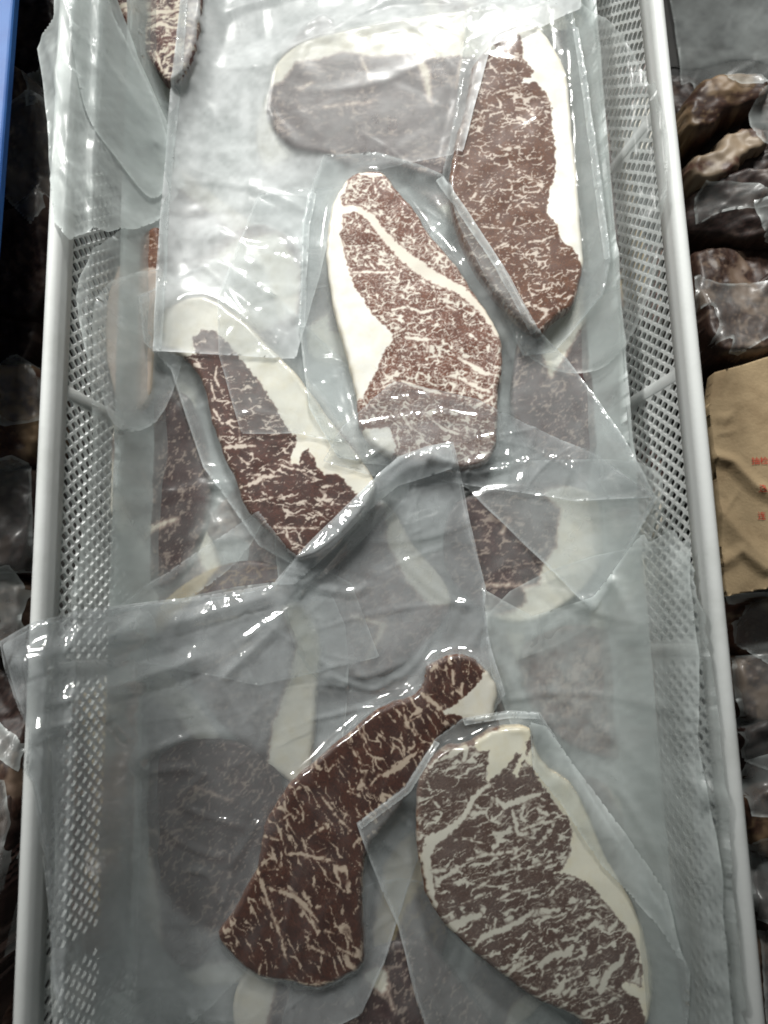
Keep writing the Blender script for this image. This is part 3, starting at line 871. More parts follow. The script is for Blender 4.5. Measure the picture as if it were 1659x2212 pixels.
# bag mouth hanging over the upper left rim: two layers bunched into folds
mouth = one(sheet('plastic_bag', [(128, -380), (120, 40), (100, 70), (84, 110), (96, 200), (106, 300), (112, 400), (120, 480), (150, 520), (200, 500), (250, 500), (290, 500), (340, 480), (400, 400), (365, 270), (300, 130), (250, -10), (235, -380)],
    M_film_milky, close=20, sig=7, ncrease=26, seed=31, haze=0.46, hclear=0.36, amp=(0.001, 0.003), wid=(0.004, 0.012), length=(0.04, 0.10), ang=-1.1, spread=0.7,
    lines=[([(180, -40), (250, 130), (320, 260), (380, 380)], 0.02, 0.014), ([(170, 90), (215, 260), (300, 380), (360, 440)], 0.02, 0.014), ([(165, 300), (215, 420), (300, 510)], 0.02, 0.014),
           ([(150, -60), (165, 150), (172, 330), (178, 520)], 0.02, 0.010)]),
    'milky bag mouth hanging in folds over the upper left rim')
sheet('folded_layer', [(150, -380), (150, 0), (160, 110), (190, 250), (250, 340), (330, 430), (370, 360), (340, 230), (270, 80), (235, -20), (220, -380)], M_film_milky, close=12, sig=5, ncrease=16, seed=32, haze=0.34, hclear=0.3, amp=(0.001, 0.003), wid=(0.004, 0.011), length=(0.04, 0.10), ang=-1.0, spread=0.7,
    smooth_outline=True, parent=mouth, lines=[([(190, -40), (235, 120), (300, 260), (350, 330)], 0.02, 0.010), ([(170, 60), (200, 220), (260, 320)], 0.02, 0.010)])

# ------------------------------------------------------------------ the five clear steaks
Z1 = (918, 27, .3418); Z2 = (621, 313.2, .3418); Z3 = (297, 594, .3418); Z4 = (432, 1350, .4231); Z5 = (837, 1512, .3906)
M_s1 = meat_mat('marbled_meat_brown', fat=(0.90, 0.885, 0.83), vein=(0.68, 0.58, 0.50), thin=(0.46, 0.33, 0.26), lean=(0.108, 0.033, 0.013), lean2=(0.145, 0.050, 0.019), dark=(0.046, 0.018, 0.008), net=.14,cell=4.8,aniso=1.9,fleck=.44,streak=.6,gran=.25,dens=0.0)
M_s2 = meat_mat('marbled_meat_pink', fat=(0.90, 0.885, 0.83), lean=(0.140, 0.041, 0.019), lean2=(0.178, 0.057, 0.027), dark=(0.062, 0.022, 0.011), thin=(0.68, 0.52, 0.45), net=.22,cell=5.0,aniso=1.4,fleck=.32,streak=.5,gran=.7,dens=0.05)
M_s3 = meat_mat('marbled_meat_dark', vein=(0.66, 0.56, 0.48), thin=(0.44, 0.31, 0.25), lean=(0.056, 0.017, 0.011), lean2=(0.088, 0.026, 0.016), dark=(0.022, 0.009, 0.006), net=.12,cell=5.5,aniso=2.6,fleck=.3,streak=.9,gran=.35,dens=-.05)
M_s4 = meat_mat('marbled_meat_red', vein=(0.60, 0.48, 0.37), thin=(0.38, 0.24, 0.17), lean=(0.055, 0.014, 0.007), lean2=(0.090, 0.025, 0.012), dark=(0.020, 0.007, 0.004), net=.14,cell=6,aniso=3.2,fleck=.2,streak=1.0,gran=.25,dens=0.0)
M_s5 = meat_mat('marbled_meat_grey', vein=(0.68, 0.65, 0.56), lean=(0.098, 0.047, 0.032), lean2=(0.125, 0.072, 0.055), dark=(0.042, 0.020, 0.013), fat=(0.82, 0.79, 0.66), thin=(0.46, 0.38, 0.31), net=.21,cell=6,aniso=3.0,fleck=.22,streak=1.5,gran=.5,dens=0.02)

def bag(name, label, outline, **kw):
    """front film of a bag whose back film already lies under the steak"""
    root = empty(name)
    tag(root, label, 'plastic bag', 'vacuum bags of the upper steaks')
    return root
def back(root, outline, seed, hz=0.16, **kw):
    d = dict(close=34, sig=11, ncrease=30, seed=seed, haze=hz, hclear=hz * 0.7, amp=(0.0003, 0.0012), wid=(0.004, 0.012), h=0.0022, parent=root)
    d.update(kw); return sheet('back_film', outline, M_film, **d)
def front(root, outline, seed, hz=0.16, mat=None, **kw):
    d = dict(close=5, sig=3, ncrease=50, seed=seed, haze=hz, hclear=0.03, amp=(0.0003, 0.0014), wid=(0.002, 0.007), h=0.0016, parent=root)
    d.update(kw); return sheet('front_film', outline, mat or M_film, **d)


def seal(parent, outline, seed):
    return sheet('seal_strip', outline, M_film, close=3, sig=2, ncrease=24, seed=seed, haze=0.24, hclear=0.2, amp=(0.0001, 0.0004), wid=(0.0008, 0.002), length=(0.006, 0.02), h=0.0011, wave=0.0003, parent=parent, thick_edge=0.35, gap=0.0004, curl=0.0003)
# tall steak with the fat cap, upper right
B1 = [(1010, 20), (1120, -20), (1235, 25), (1262, 140), (1292, 350), (1318, 560), (1300, 640), (1200, 760), (1130, 770), (1000, 500), (955, 385), (985, 240)]
b1 = bag('vacuum_bag', 'clear vacuum bag tight around the tall fat-capped steak at upper right', B1)
back(b1, B1, 51)
steak('marbled_steak', [(500, 105), (560, 88), (700, 80), (740, 100), (800, 180), (890, 350), (910, 450), (930, 700), (955, 900), (975, 1150), (995, 1400), (1005, 1580), (985, 1690),
      (930, 1850), (850, 1910), (790, 1960), (730, 2020), (640, 1975), (520, 1860), (400, 1720), (270, 1500), (185, 1280), (158, 1090), (165, 980), (190, 850), (210, 740), (255, 620), (275, 480), (300, 350), (350, 260), (410, 180), (450, 130)],
      M_s1, None, Z1, 0.013,
      fats=[[(565, 40), (570, 110), (600, 150), (620, 240), (610, 285), (640, 320), (680, 370), (670, 410), (620, 412), (600, 450), (660, 450), (700, 440), (725, 470), (780, 520), (800, 600), (805, 720),
             (825, 850), (825, 1000), (810, 1070), (780, 1130), (775, 1200), (768, 1290), (800, 1300), (830, 1340), (850, 1410), (880, 1460), (930, 1490), (960, 1530), (990, 1600), (1010, 1660), (1150, 1640), (1150, 40)],
            [(340, 255), (400, 170), (440, 210), (490, 255), (440, 250), (390, 245)]],
      veins=[([(610, 290), (520, 270), (440, 210)], 18), ([(620, 455), (540, 480), (440, 510)], 22), ([(440, 515), (475, 560), (480, 600), (400, 580), (350, 560)], 16), ([(430, 615), (370, 620), (340, 670), (280, 690), (260, 660)], 13),
             ([(560, 590), (640, 610), (700, 630)], 13), ([(485, 870), (540, 858), (595, 845)], 30), ([(330, 1135), (240, 1225)], 36), ([(440, 1490), (530, 1445)], 20), ([(350, 1350), (450, 1360), (525, 1355)], 13),
             ([(690, 1850), (770, 1890), (735, 1940)], 34), ([(640, 1450), (740, 1440), (810, 1412)], 16), ([(580, 1195), (625, 1265)], 15), ([(650, 1220), (730, 1232)], 20), ([(590, 1010), (625, 1000)], 18), ([(630, 520), (690, 500)], 16), ([(650, 1050), (740, 1060)], 14), ([(420, 1100), (490, 1050)], 14)],
      ang=0.12, label='tall brown marbled steak with a wide white fat cap down its right side', seed=61, tilt=(0.0, 0.01), pct=50)
front(b1, B1, 52, 0.15, lines=[([(1268, 150), (1290, 350), (1305, 560)], 0.003, 0.004), ([(1245, 300), (1275, 450), (1285, 590)], 0.002, 0.004)])

seal(b1, [(1248, 60), (1262, 140), (1292, 350), (1318, 560), (1304, 563), (1278, 352), (1248, 142), (1236, 60)], 91)
# long steak left of centre
B3 = [(300, 640), (470, 560), (600, 640), (900, 940), (880, 1080), (690, 1250), (560, 1180), (440, 1010), (370, 800), (310, 740)]
b3 = bag('vacuum_bag', 'vacuum bag around the dark steak left of centre', B3)
back(b3, B3, 53)
steak('marbled_steak', [(100, 420), (120, 280), (220, 180), (350, 130), (470, 150), (600, 230), (700, 310), (800, 420), (950, 560), (1100, 750), (1250, 950), (1400, 1150), (1500, 1300), (1480, 1420), (1380, 1560), (1200, 1720), (1050, 1800),
      (960, 1750), (850, 1640), (720, 1520), (660, 1420), (610, 1280), (560, 1180), (510, 1050), (470, 930), (440, 800), (400, 660), (340, 570), (270, 500), (180, 470)],
      M_s3, None, Z3, 0.013,
      fats=[[(365, 500), (350, 400), (400, 350), (480, 350), (560, 420), (640, 520), (760, 660), (850, 800), (920, 920), (970, 1000), (1000, 1020), (995, 1080), (970, 1130), (965, 1190), (1020, 1200), (1035, 1130), (1075, 1100), (1110, 1140), (1130, 1210), (1180, 1260), (1240, 1250), (1300, 1290), (1360, 1360), (1480, 1480),
             (1700, 1300), (1300, 700), (700, 100), (300, 50), (50, 250), (80, 480), (260, 520)]],
      veins=[([(500, 580), (490, 650), (540, 750)], 18), ([(460, 680), (490, 780)], 16), ([(480, 850), (535, 935)], 24), ([(640, 960), (645, 1060)], 22), ([(555, 1090), (640, 1082), (745, 1080)], 36), ([(640, 1060), (745, 1010)], 18), ([(640, 1150), (700, 1197)], 15),
             ([(645, 1345), (740, 1315), (800, 1275), (900, 1272)], 30), ([(690, 1262), (775, 1260)], 18), ([(870, 1190), (970, 1220), (1060, 1240)], 18), ([(1000, 1220), (1110, 1292)], 14), ([(790, 1420), (900, 1400)], 17), ([(870, 1590), (980, 1600), (1110, 1600)], 14), ([(940, 1595), (950, 1660)], 28), ([(1165, 1340), (1230, 1330)], 24), ([(890, 1050), (940, 1040)], 14), ([(650, 1360), (560, 1340)], 14)],
      ang=-0.05, label='dark marbled steak left of centre, half under milky film', seed=62, tilt=(0.03, -0.02), pct=55)
front(b3, B3, 54, 0.14)

# big milky sheets at the top and the step under them
big = one(sheet('plastic_bag', [(402, -420), (388, 0), (345, 480), (330, 760), (480, 766), (640, 775), (700, 560), (760, 380), (1000, 330), (1060, 100), (1255, 20), (1255, -420)], M_film_matte, close=26, sig=9, ncrease=60, seed=71,
    haze=0.58, hclear=0.5, clear=[([(590, 130), (700, 80), (900, 60), (1040, 60), (1010, 220), (960, 370), (720, 350), (600, 300)], 0.17), ([(340, 740), (360, 660), (430, 620), (520, 660), (620, 760), (480, 762)], 0.26)], amp=(0.0004, 0.0018), wid=(0.006, 0.018), length=(0.03, 0.09), ang=0.35,
    lines=[([(400, 40), (470, 45), (520, 15), (580, 5)], 0.006, 0.006), ([(560, -40), (570, 60), (575, 120)], 0.005, 0.006), ([(640, 90), (800, 60), (900, 20)], 0.004, 0.007), ([(620, 60), (760, 30), (860, -20)], 0.004, 0.006),
           ([(540, 120), (545, 300), (530, 520), (540, 700)], 0.0022, 0.010)]),
    'large milky bag lying across the top of the pile')
seal(big, [(389, 0), (346, 480), (332, 758), (350, 758), (364, 480), (407, 0)], 96)
one(sheet('plastic_bag', [(470, 640), (474, 766), (515, 920), (522, 938), (636, 938), (760, 960), (820, 700), (760, 400), (560, 420)], M_film, close=22, sig=7, ncrease=40, seed=72, haze=0.18, hclear=0.12, amp=(0.0004, 0.002), wid=(0.003, 0.010),
    lines=[([(500, 790), (512, 870), (525, 930)], 0.002, 0.004), ([(520, 900), (560, 892), (620, 905)], 0.002, 0.004)]),
    'milky film edge stepping across the dark steak left of centre')

# central steak
B2 = [(700, 336), (812, 331), (905, 356), (956, 378), (1007, 450), (1082, 566), (1161, 712), (1225, 775), (1290, 860), (1360, 970), (1418, 1080), (1345, 1210), (1281, 1323), (1140, 1185), (1007, 1052), (860, 1010), (730, 990), (668, 880), (645, 706), (655, 484), (675, 400)]
b2 = bag('vacuum_bag', 'vacuum bag with wide clear margins around the central steak', B2)
back(b2, B2, 55, 0.20)
steak('marbled_steak', [(470, 160), (560, 155), (620, 180), (680, 260), (760, 350), (830, 440), (900, 560), (980, 650), (1060, 740), (1130, 850), (1200, 950), (1270, 1060), (1330, 1160), (1355, 1250), (1362, 1370), (1350, 1450), (1335, 1550), (1330, 1700), (1320, 1900),
      (1250, 2000), (1100, 2040), (900, 2030), (700, 1980), (520, 1880), (450, 1750), (435, 1600), (405, 1450), (365, 1300), (315, 1120), (275, 950), (250, 750), (245, 620), (260, 500), (290, 350), (340, 260), (390, 195)],
      M_s2, None, Z2, 0.014,
      fats=[[(380, 190), (368, 290), (340, 330), (350, 395), (430, 380), (440, 420), (345, 440), (350, 520), (325, 560), (345, 620), (370, 720), (400, 820), (430, 900), (490, 980), (530, 1060), (600, 1130), (665, 1190), (665, 1225), (620, 1300), (570, 1400), (540, 1470), (500, 1540), (480, 1600), (420, 1620), (180, 1600), (180, 300), (300, 140)],
            [(470, 1800), (640, 1780), (690, 1900), (650, 2010), (480, 1960)]],
      veins=[([(340, 395), (440, 400), (530, 460), (590, 540), (660, 620), (730, 690), (800, 750), (900, 820), (1000, 870), (1100, 920), (1180, 990), (1260, 1080), (1330, 1190)], [40, 50, 62, 66, 72, 84, 96, 90, 84, 76, 56, 46, 40]),
             ([(460, 172), (530, 190), (610, 185)], 44), ([(540, 200), (560, 300)], 30), ([(660, 1040), (760, 1020), (850, 1060), (960, 1030)], 22), ([(680, 1190), (745, 1160)], 30), ([(740, 1215), (850, 1230), (960, 1230)], 26), ([(890, 1230), (880, 1305)], 26), ([(1155, 1195), (1215, 1245)], 28),
             ([(1085, 1345), (1180, 1400), (1250, 1440), (1345, 1460)], 36), ([(1090, 1470), (1200, 1530), (1285, 1560)], 34), ([(550, 1545), (640, 1520), (705, 1490)], 20), ([(700, 1480), (800, 1520), (900, 1550), (1060, 1590)], 22), ([(1185, 1655), (1305, 1590)], 40), ([(440, 660), (525, 630)], 22), ([(415, 800), (560, 800), (690, 800)], 20),
             ([(520, 735), (555, 785)], 26), ([(650, 475), (695, 425)], 20), ([(775, 525), (825, 475)], 18), ([(870, 790), (940, 770)], 18), ([(590, 260), (660, 300)], 24), ([(720, 1690), (785, 1800)], 34), ([(860, 1700), (1000, 1800), (1180, 1850)], 16), ([(820, 1390), (900, 1385)], 18), ([(1000, 1010), (1060, 1040)], 22)],
      ang=-0.15, label='finely marbled pink-brown steak in the centre with a white seam through it', seed=63, tilt=(0.02, 0.0), pct=70)
front(b2, B2, 56, 0.17, lines=[([(672, 420), (650, 560), (648, 700)], 0.003, 0.003), ([(700, 345), (690, 400), (720, 390)], 0.004, 0.004), ([(948, 385), (1000, 455), (1076, 575), (1150, 715)], 0.0022, 0.003), ([(905, 380), (915, 450), (950, 520), (1000, 600)], 0.003, 0.006),
      ([(1180, 760), (1260, 860), (1340, 1000)], 0.003, 0.008), ([(1090, 720), (1060, 780), (1075, 900)], 0.003, 0.006)], ncrease=70)
seal(b2, [(956, 380), (1007, 452), (1082, 568), (1161, 714), (1146, 722), (1068, 577), (992, 462), (942, 390)], 92)
seal(b2, [(668, 415), (655, 484), (645, 706), (659, 706), (669, 486), (682, 418)], 93)
# folded mouth across the lower end of the central steak
one(sheet('plastic_bag', [(850, 824), (1031, 863), (1157, 925), (1290, 985), (1415, 1075), (1330, 1078), (1240, 1082), (1150, 1068), (1050, 1056), (985, 1046), (880, 1050), (697, 995), (741, 921)], M_film_gloss, close=20, sig=6, ncrease=60, seed=73, h=0.0012, haze=0.20, hclear=0.18, amp=(0.0004, 0.002), wid=(0.002, 0.007),
    lines=[([(980, 1045), (1040, 1000), (1090, 985), (1130, 1010), (1125, 1045), (1135, 1062)], 0.007, 0.006), ([(1000, 1040), (1060, 1020), (1100, 1015)], 0.004, 0.005), ([(745, 925), (850, 905), (960, 895), (1060, 905)], 0.003, 0.004), ([(1230, 980), (1250, 1075)], 0.003, 0.006)]),
    'glossy folded bag mouth across the lower end of the central steak')

# sheet with a corner over the dark steak
one(sheet('plastic_bag', [(560, 1104), (625, 1190), (760, 1260), (820, 1420), (560, 1480), (250, 1420), (262, 1306), (318, 1262), (358, 1240), (460, 1170)], M_film, close=18, sig=6, ncrease=40, seed=74, haze=0.22, hclear=0.18),
    'milky bag corner reaching up onto the dark steak left of centre')

# milky sheet on the right with a saw-tooth cut edge
zig = [(1390 + 100 * k / 9, 1150 + (10 if k % 2 else 0) + 16 * math.sin(k)) for k in range(10)]
one(sheet('plastic_bag', [(1040, 1270), (1150, 1330), (1281, 1290), (1360, 1185)] + zig + [(1490, 1260), (1510, 1420), (1505, 1600), (1545, 1800), (1560, 2000), (1590, 2280), (1380, 2330), (1260, 2000), (1130, 1640), (1060, 1450)], M_film_milky, close=24, sig=8, ncrease=50, seed=75,
    haze=0.36, hclear=0.30, amp=(0.0006, 0.0030), wid=(0.006, 0.016), length=(0.04, 0.14), ang=-1.0, spread=1.2,
    lines=[([(1320, 1240), (1365, 1400)], 0.004, 0.008), ([(1060, 1400), (1130, 1520), (1160, 1600)], 0.004, 0.010), ([(1330, 1700), (1420, 1850), (1440, 1980), (1450, 2040)], 0.004, 0.004)]),
    'wide milky bag with a saw-tooth cut edge over the lower right wall')

# curved steak at the bottom and its big glossy bag
B4 = [(978, 953), (992, 1020), (1015, 1130), (1050, 1268), (1046, 1310), (1060, 1400), (1090, 1500), (1030, 1600), (950, 1700), (900, 1860), (830, 2080), (780, 2190), (640, 2260), (170, 2300), (110, 2120), (105, 1950), (88, 1800), (70, 1690), (52, 1660), (60, 1570), (32, 1500), (0, 1386), (75, 1345), (180, 1318), (330, 1298), (470, 1282), (590, 1262), (640, 1200), (720, 1120), (790, 1050), (857, 988), (920, 965)]
b4 = bag('vacuum_bag', 'large glossy bag around the curved steak, its mouth hanging over the left rim', B4)
L8 = [(300, 1650), (380, 1600), (500, 1590), (600, 1640), (612, 1760), (540, 1900), (480, 2010), (380, 1960), (310, 1830)]
sheet('back_film', [(830 + (p[0] - 830) * 0.992, p[1] + (6 if p[1] < 1700 else 0)) for p in B4], M_film_gloss, close=26, sig=8, ncrease=70, seed=57, haze=0.22, hclear=0.16, amp=(0.0005, 0.0025), wid=(0.003, 0.010), length=(0.03, 0.10), h=0.0018, parent=b4, clear=[(L8, 0.05), ([(610, 1320), (650, 1305), (692, 1380), (684, 1520), (662, 1680), (580, 1650), (600, 1540), (630, 1440)], 0.05)])
steak('marbled_steak', [(1160, 210), (1250, 165), (1330, 150), (1400, 170), (1440, 210), (1480, 250), (1520, 320), (1510, 420), (1490, 490), (1430, 505), (1350, 500), (1300, 525), (1240, 560), (1190, 650), (1120, 780), (1040, 900), (970, 1000), (900, 1080), (850, 1180), (830, 1300), (830, 1450), (835, 1600), (830, 1740), (750, 1800), (650, 1850), (560, 1860), (450, 1830), (320, 1810), (230, 1760), (130, 1660), (90, 1590),
      (130, 1520), (190, 1430), (240, 1330), (290, 1240), (310, 1120), (325, 1030), (370, 940), (430, 850), (500, 770), (600, 690), (700, 600), (800, 520), (900, 440), (1000, 390), (1080, 370), (1130, 320), (1150, 270)],
      M_s4, None, Z4, 0.014,
      fats=[[(1450, 225), (1440, 260), (1390, 330), (1310, 400), (1260, 430), (1230, 450), (1300, 460), (1430, 500), (1500, 510), (1560, 320), (1510, 230)]],
      veins=[([(1240, 440), (1160, 370), (1130, 350)], 30), ([(1290, 230), (1295, 300)], 18), ([(945, 765), (1020, 720), (1095, 655)], 42), ([(920, 760), (870, 820)], 18), ([(620, 880), (700, 980), (775, 1055)], 15), ([(455, 1168), (560, 1180), (695, 1212)], 22), ([(290, 1250), (340, 1400), (400, 1560), (442, 1712)], [22, 16, 14, 16]), ([(310, 1250), (395, 1250)], 17),
             ([(345, 1348), (470, 1380), (540, 1440), (605, 1512)], 24), ([(555, 1638), (645, 1682)], 28), ([(705, 1648), (775, 1682)], 24), ([(325, 1080), (400, 1100)], 17), ([(755, 850), (815, 872)], 22), ([(1040, 430), (1060, 510), (1100, 560)], 18), ([(1150, 450), (1050, 500)], 14), ([(290, 1795), (312, 1735)], 24), ([(555, 1085), (625, 1040)], 16), ([(830, 560), (870, 640)], 12), ([(700, 690), (760, 760)], 12), ([(780, 640), (830, 730)], 10), ([(410, 1000), (470, 960)], 14), ([(640, 1560), (700, 1580)], 14), ([(430, 1810), (560, 1840), (680, 1830)], 12)],
      ang=-1.05, label='curved dark red steak near the bottom with a hooked fatty head', seed=64, tilt=(0.0, 0.02), pct=55)
sheet('fold', [(972, 958), (930, 965), (857, 990), (790, 1052), (720, 1124), (640, 1205), (596, 1262), (640, 1262), (690, 1215), (770, 1130), (860, 1050), (985, 1010)], M_film_gloss, close=10, sig=4, ncrease=20, seed=82, haze=0.42, hclear=0.40, wid=(0.002, 0.005), parent=b4)
front(b4, B4, 58, 0.27, M_film_gloss, clear=[([(610, 1320), (650, 1305), (692, 1380), (684, 1520), (662, 1680), (580, 1650), (600, 1540), (630, 1440)], 0.08), ([(300, 1650), (380, 1600), (500, 1590), (600, 1640), (612, 1760), (540, 1900), (480, 2010), (380, 1960), (310, 1830)], 0.08)], close=8, sig=4, ncrease=95, hclear=0.0, h=0.0012, amp=(0.0003, 0.0014), wave=0.0003,
      lines=[([(985, 990), (905, 1008), (868, 1022), (802, 1086), (732, 1158), (652, 1238), (612, 1286)], 0.012, 0.013), ([(620, 1290), (700, 1230), (800, 1120)], 0.005, 0.006),
             ([(15, 1440), (120, 1412), (230, 1378), (340, 1345)], 0.02, 0.013), ([(110, 1525), (230, 1490), (350, 1450), (450, 1415)], 0.02, 0.011), ([(370, 1350), (470, 1320), (590, 1285)], 0.02, 0.009), ([(60, 1585), (160, 1558), (260, 1525)], 0.02, 0.009),
             ([(470, 1475), (540, 1410), (610, 1340)], 0.006, 0.006), ([(520, 1390), (580, 1345), (640, 1310)], 0.006, 0.005),
             ([(440, 1580), (360, 1610), (305, 1640), (320, 1665), (400, 1660), (440, 1670)], 0.007, 0.005), ([(350, 1690), (345, 1760), (380, 1810), (450, 1845), (500, 1850)], 0.006, 0.004), ([(450, 1665), (400, 1710), (395, 1740), (440, 1760), (540, 1790)], 0.006, 0.004), ([(490, 1880), (530, 1820), (560, 1770)], 0.006, 0.005), ([(400, 1880), (450, 1890), (480, 1950), (500, 1890)], 0.005, 0.004), ([(230, 1540), (260, 1570), (285, 1600)], 0.005, 0.004),
             ([(570, 1600), (660, 1560), (740, 1540), (860, 1500), (940, 1420)], 0.004, 0.003), ([(700, 1450), (800, 1490), (860, 1460)], 0.004, 0.003), ([(1050, 1290), (1035, 1350), (1020, 1400)], 0.005, 0.005), ([(930, 1380), (900, 1430), (860, 1470)], 0.004, 0.004), ([(975, 960), (1000, 1080), (1040, 1265)], 0.004, 0.006), ([(860, 1200), (960, 1290), (1020, 1310)], 0.004, 0.005), ([(680, 1270), (760, 1280), (800, 1260)], 0.004, 0.005)])

# grey marbled steak, lower right
B5 = [(770, 1778), (876, 1698), (940, 1596), (1000, 1552), (1100, 1535), (1165, 1538), (1230, 1640), (1290, 1740), (1360, 1850), (1430, 1960), (1490, 2100), (1480, 2300), (960, 2330), (900, 2160), (860, 2000), (800, 1860)]
b5 = bag('vacuum_bag', 'vacuum bag around the grey marbled steak at lower right', B5)
back(b5, B5, 59, 0.18)
steak('marbled_steak', [(590, 160), (680, 148), (770, 150), (800, 180), (835, 300), (900, 380), (980, 430), (1050, 510), (1120, 650), (1200, 850), (1320, 1050), (1410, 1250), (1460, 1400), (1478, 1550), (1470, 1700), (1420, 1830), (1300, 1910), (1150, 1860), (1040, 1760), (900, 1700), (790, 1640), (650, 1540), (500, 1420), (420, 1350), (340, 1270), (270, 1180), (215, 1080), (190, 960), (170, 850), (160, 700), (165, 550), (180, 440), (240, 340), (330, 265), (430, 250), (500, 215)],
      M_s5, None, Z5, 0.014,
      fats=[[(760, 330), (800, 380), (860, 480), (930, 580), (1000, 650), (1020, 720), (1012, 800), (1000, 880), (970, 930), (920, 955), (1040, 975), (1100, 1010), (1170, 1080), (1230, 1150), (1290, 1220), (1360, 1310), (1390, 1400), (1410, 1500), (1405, 1590), (1320, 1560), (1290, 1572), (1320, 1622), (1390, 1660), (1410, 1720), (1430, 1820), (1600, 1800), (1500, 1200), (1200, 500), (850, 150)],
            [(480, 230), (560, 185), (680, 130), (800, 150), (800, 200), (770, 240), (775, 300), (745, 350), (720, 425), (690, 405), (740, 300), (715, 295), (640, 390), (560, 455), (543, 440), (555, 330), (560, 290), (505, 285)]],
      veins=[([(560, 470), (480, 540), (430, 640), (370, 700), (300, 750), (230, 785)], [28, 28, 28, 34, 50, 66]), ([(250, 770), (210, 870), (225, 960), (240, 1050), (262, 1140)], [66, 66, 46, 38, 28]), ([(235, 950), (315, 945)], 38), ([(430, 260), (360, 300), (300, 330)], 36), ([(420, 330), (440, 270)], 40), ([(250, 560), (290, 590)], 26), ([(180, 680), (210, 640)], 22),
             ([(605, 545), (650, 592), (740, 550), (845, 520)], 34), ([(610, 590), (600, 530)], 20), ([(690, 615), (710, 680), (720, 745), (795, 740)], 28), ([(835, 608), (895, 640)], 42), ([(865, 765), (902, 715)], 34), ([(740, 720), (850, 680), (915, 670)], 18), ([(440, 885), (550, 855), (690, 838)], 20), ([(420, 768), (525, 792)], 14), ([(565, 972), (650, 950), (705, 930)], 18), ([(775, 932), (905, 888)], 18),
             ([(335, 1275), (420, 1222), (510, 1188)], [56, 50, 24]), ([(455, 1395), (540, 1302), (640, 1270), (740, 1222), (805, 1168)], 30), ([(855, 1170), (945, 1158)], 52), ([(895, 1085), (965, 1010)], 28), ([(645, 1545), (700, 1480), (805, 1420)], 26), ([(825, 1485), (900, 1420), (1000, 1392), (1025, 1365)], 42), ([(1180, 1605), (1220, 1510), (1290, 1450), (1325, 1365)], [40, 36, 30, 14]), ([(975, 1625), (1045, 1555)], 32),
             ([(1085, 1735), (1205, 1678)], 32), ([(930, 1325), (962, 1405)], 24), ([(775, 1590), (832, 1600), (862, 1500)], 20), ([(995, 1228), (1105, 1282)], 16), ([(400, 1132), (525, 1078)], 16), ([(590, 1300), (600, 1200)], 14), ([(600, 1110), (700, 1060), (800, 1040)], 16), ([(500, 1040), (560, 1000)], 14), ([(680, 880), (760, 850)], 14), ([(1120, 1420), (1180, 1390)], 16), ([(1000, 1520), (1060, 1480)], 16), ([(1150, 1180), (1230, 1240)], 14), ([(1080, 1100), (1020, 1180)], 14), ([(900, 1750), (960, 1700)], 20), ([(1290, 1640), (1200, 1590)], 24)],
      ang=0.36, label='broad grey-brown marbled steak at lower right with cream fat edge', seed=65, tilt=(0.0, 0.02), pct=60)
front(b5, B5, 60, 0.15, hclear=0.06, lines=[([(940, 1600), (900, 1680), (895, 1800), (915, 1950)], 0.003, 0.003), ([(1000, 1560), (1100, 1545), (1150, 1548)], 0.003, 0.004), ([(800, 1800), (880, 1860), (900, 1960)], 0.004, 0.005), ([(910, 2000), (930, 2130), (960, 2200)], 0.004, 0.005), ([(1060, 2090), (1120, 2150), (1200, 2200)], 0.003, 0.004)])
seal(b5, [(1000, 1554), (1100, 1537), (1163, 1540), (1166, 1553), (1102, 1551), (1004, 1568)], 94)
seal(b5, [(772, 1778), (876, 1700), (938, 1600), (950, 1606), (886, 1710), (782, 1790)], 95)
one(sheet('plastic_bag', [(1142, 1560), (1180, 1570), (1300, 1730), (1440, 1930), (1480, 2090), (1420, 2000), (1300, 1870), (1215, 1740), (1150, 1660)], M_film_milky, close=14, sig=5, ncrease=16, seed=76, haze=0.34, hclear=0.3),
    'milky film strip lying over the fat edge of the grey marbled steak')

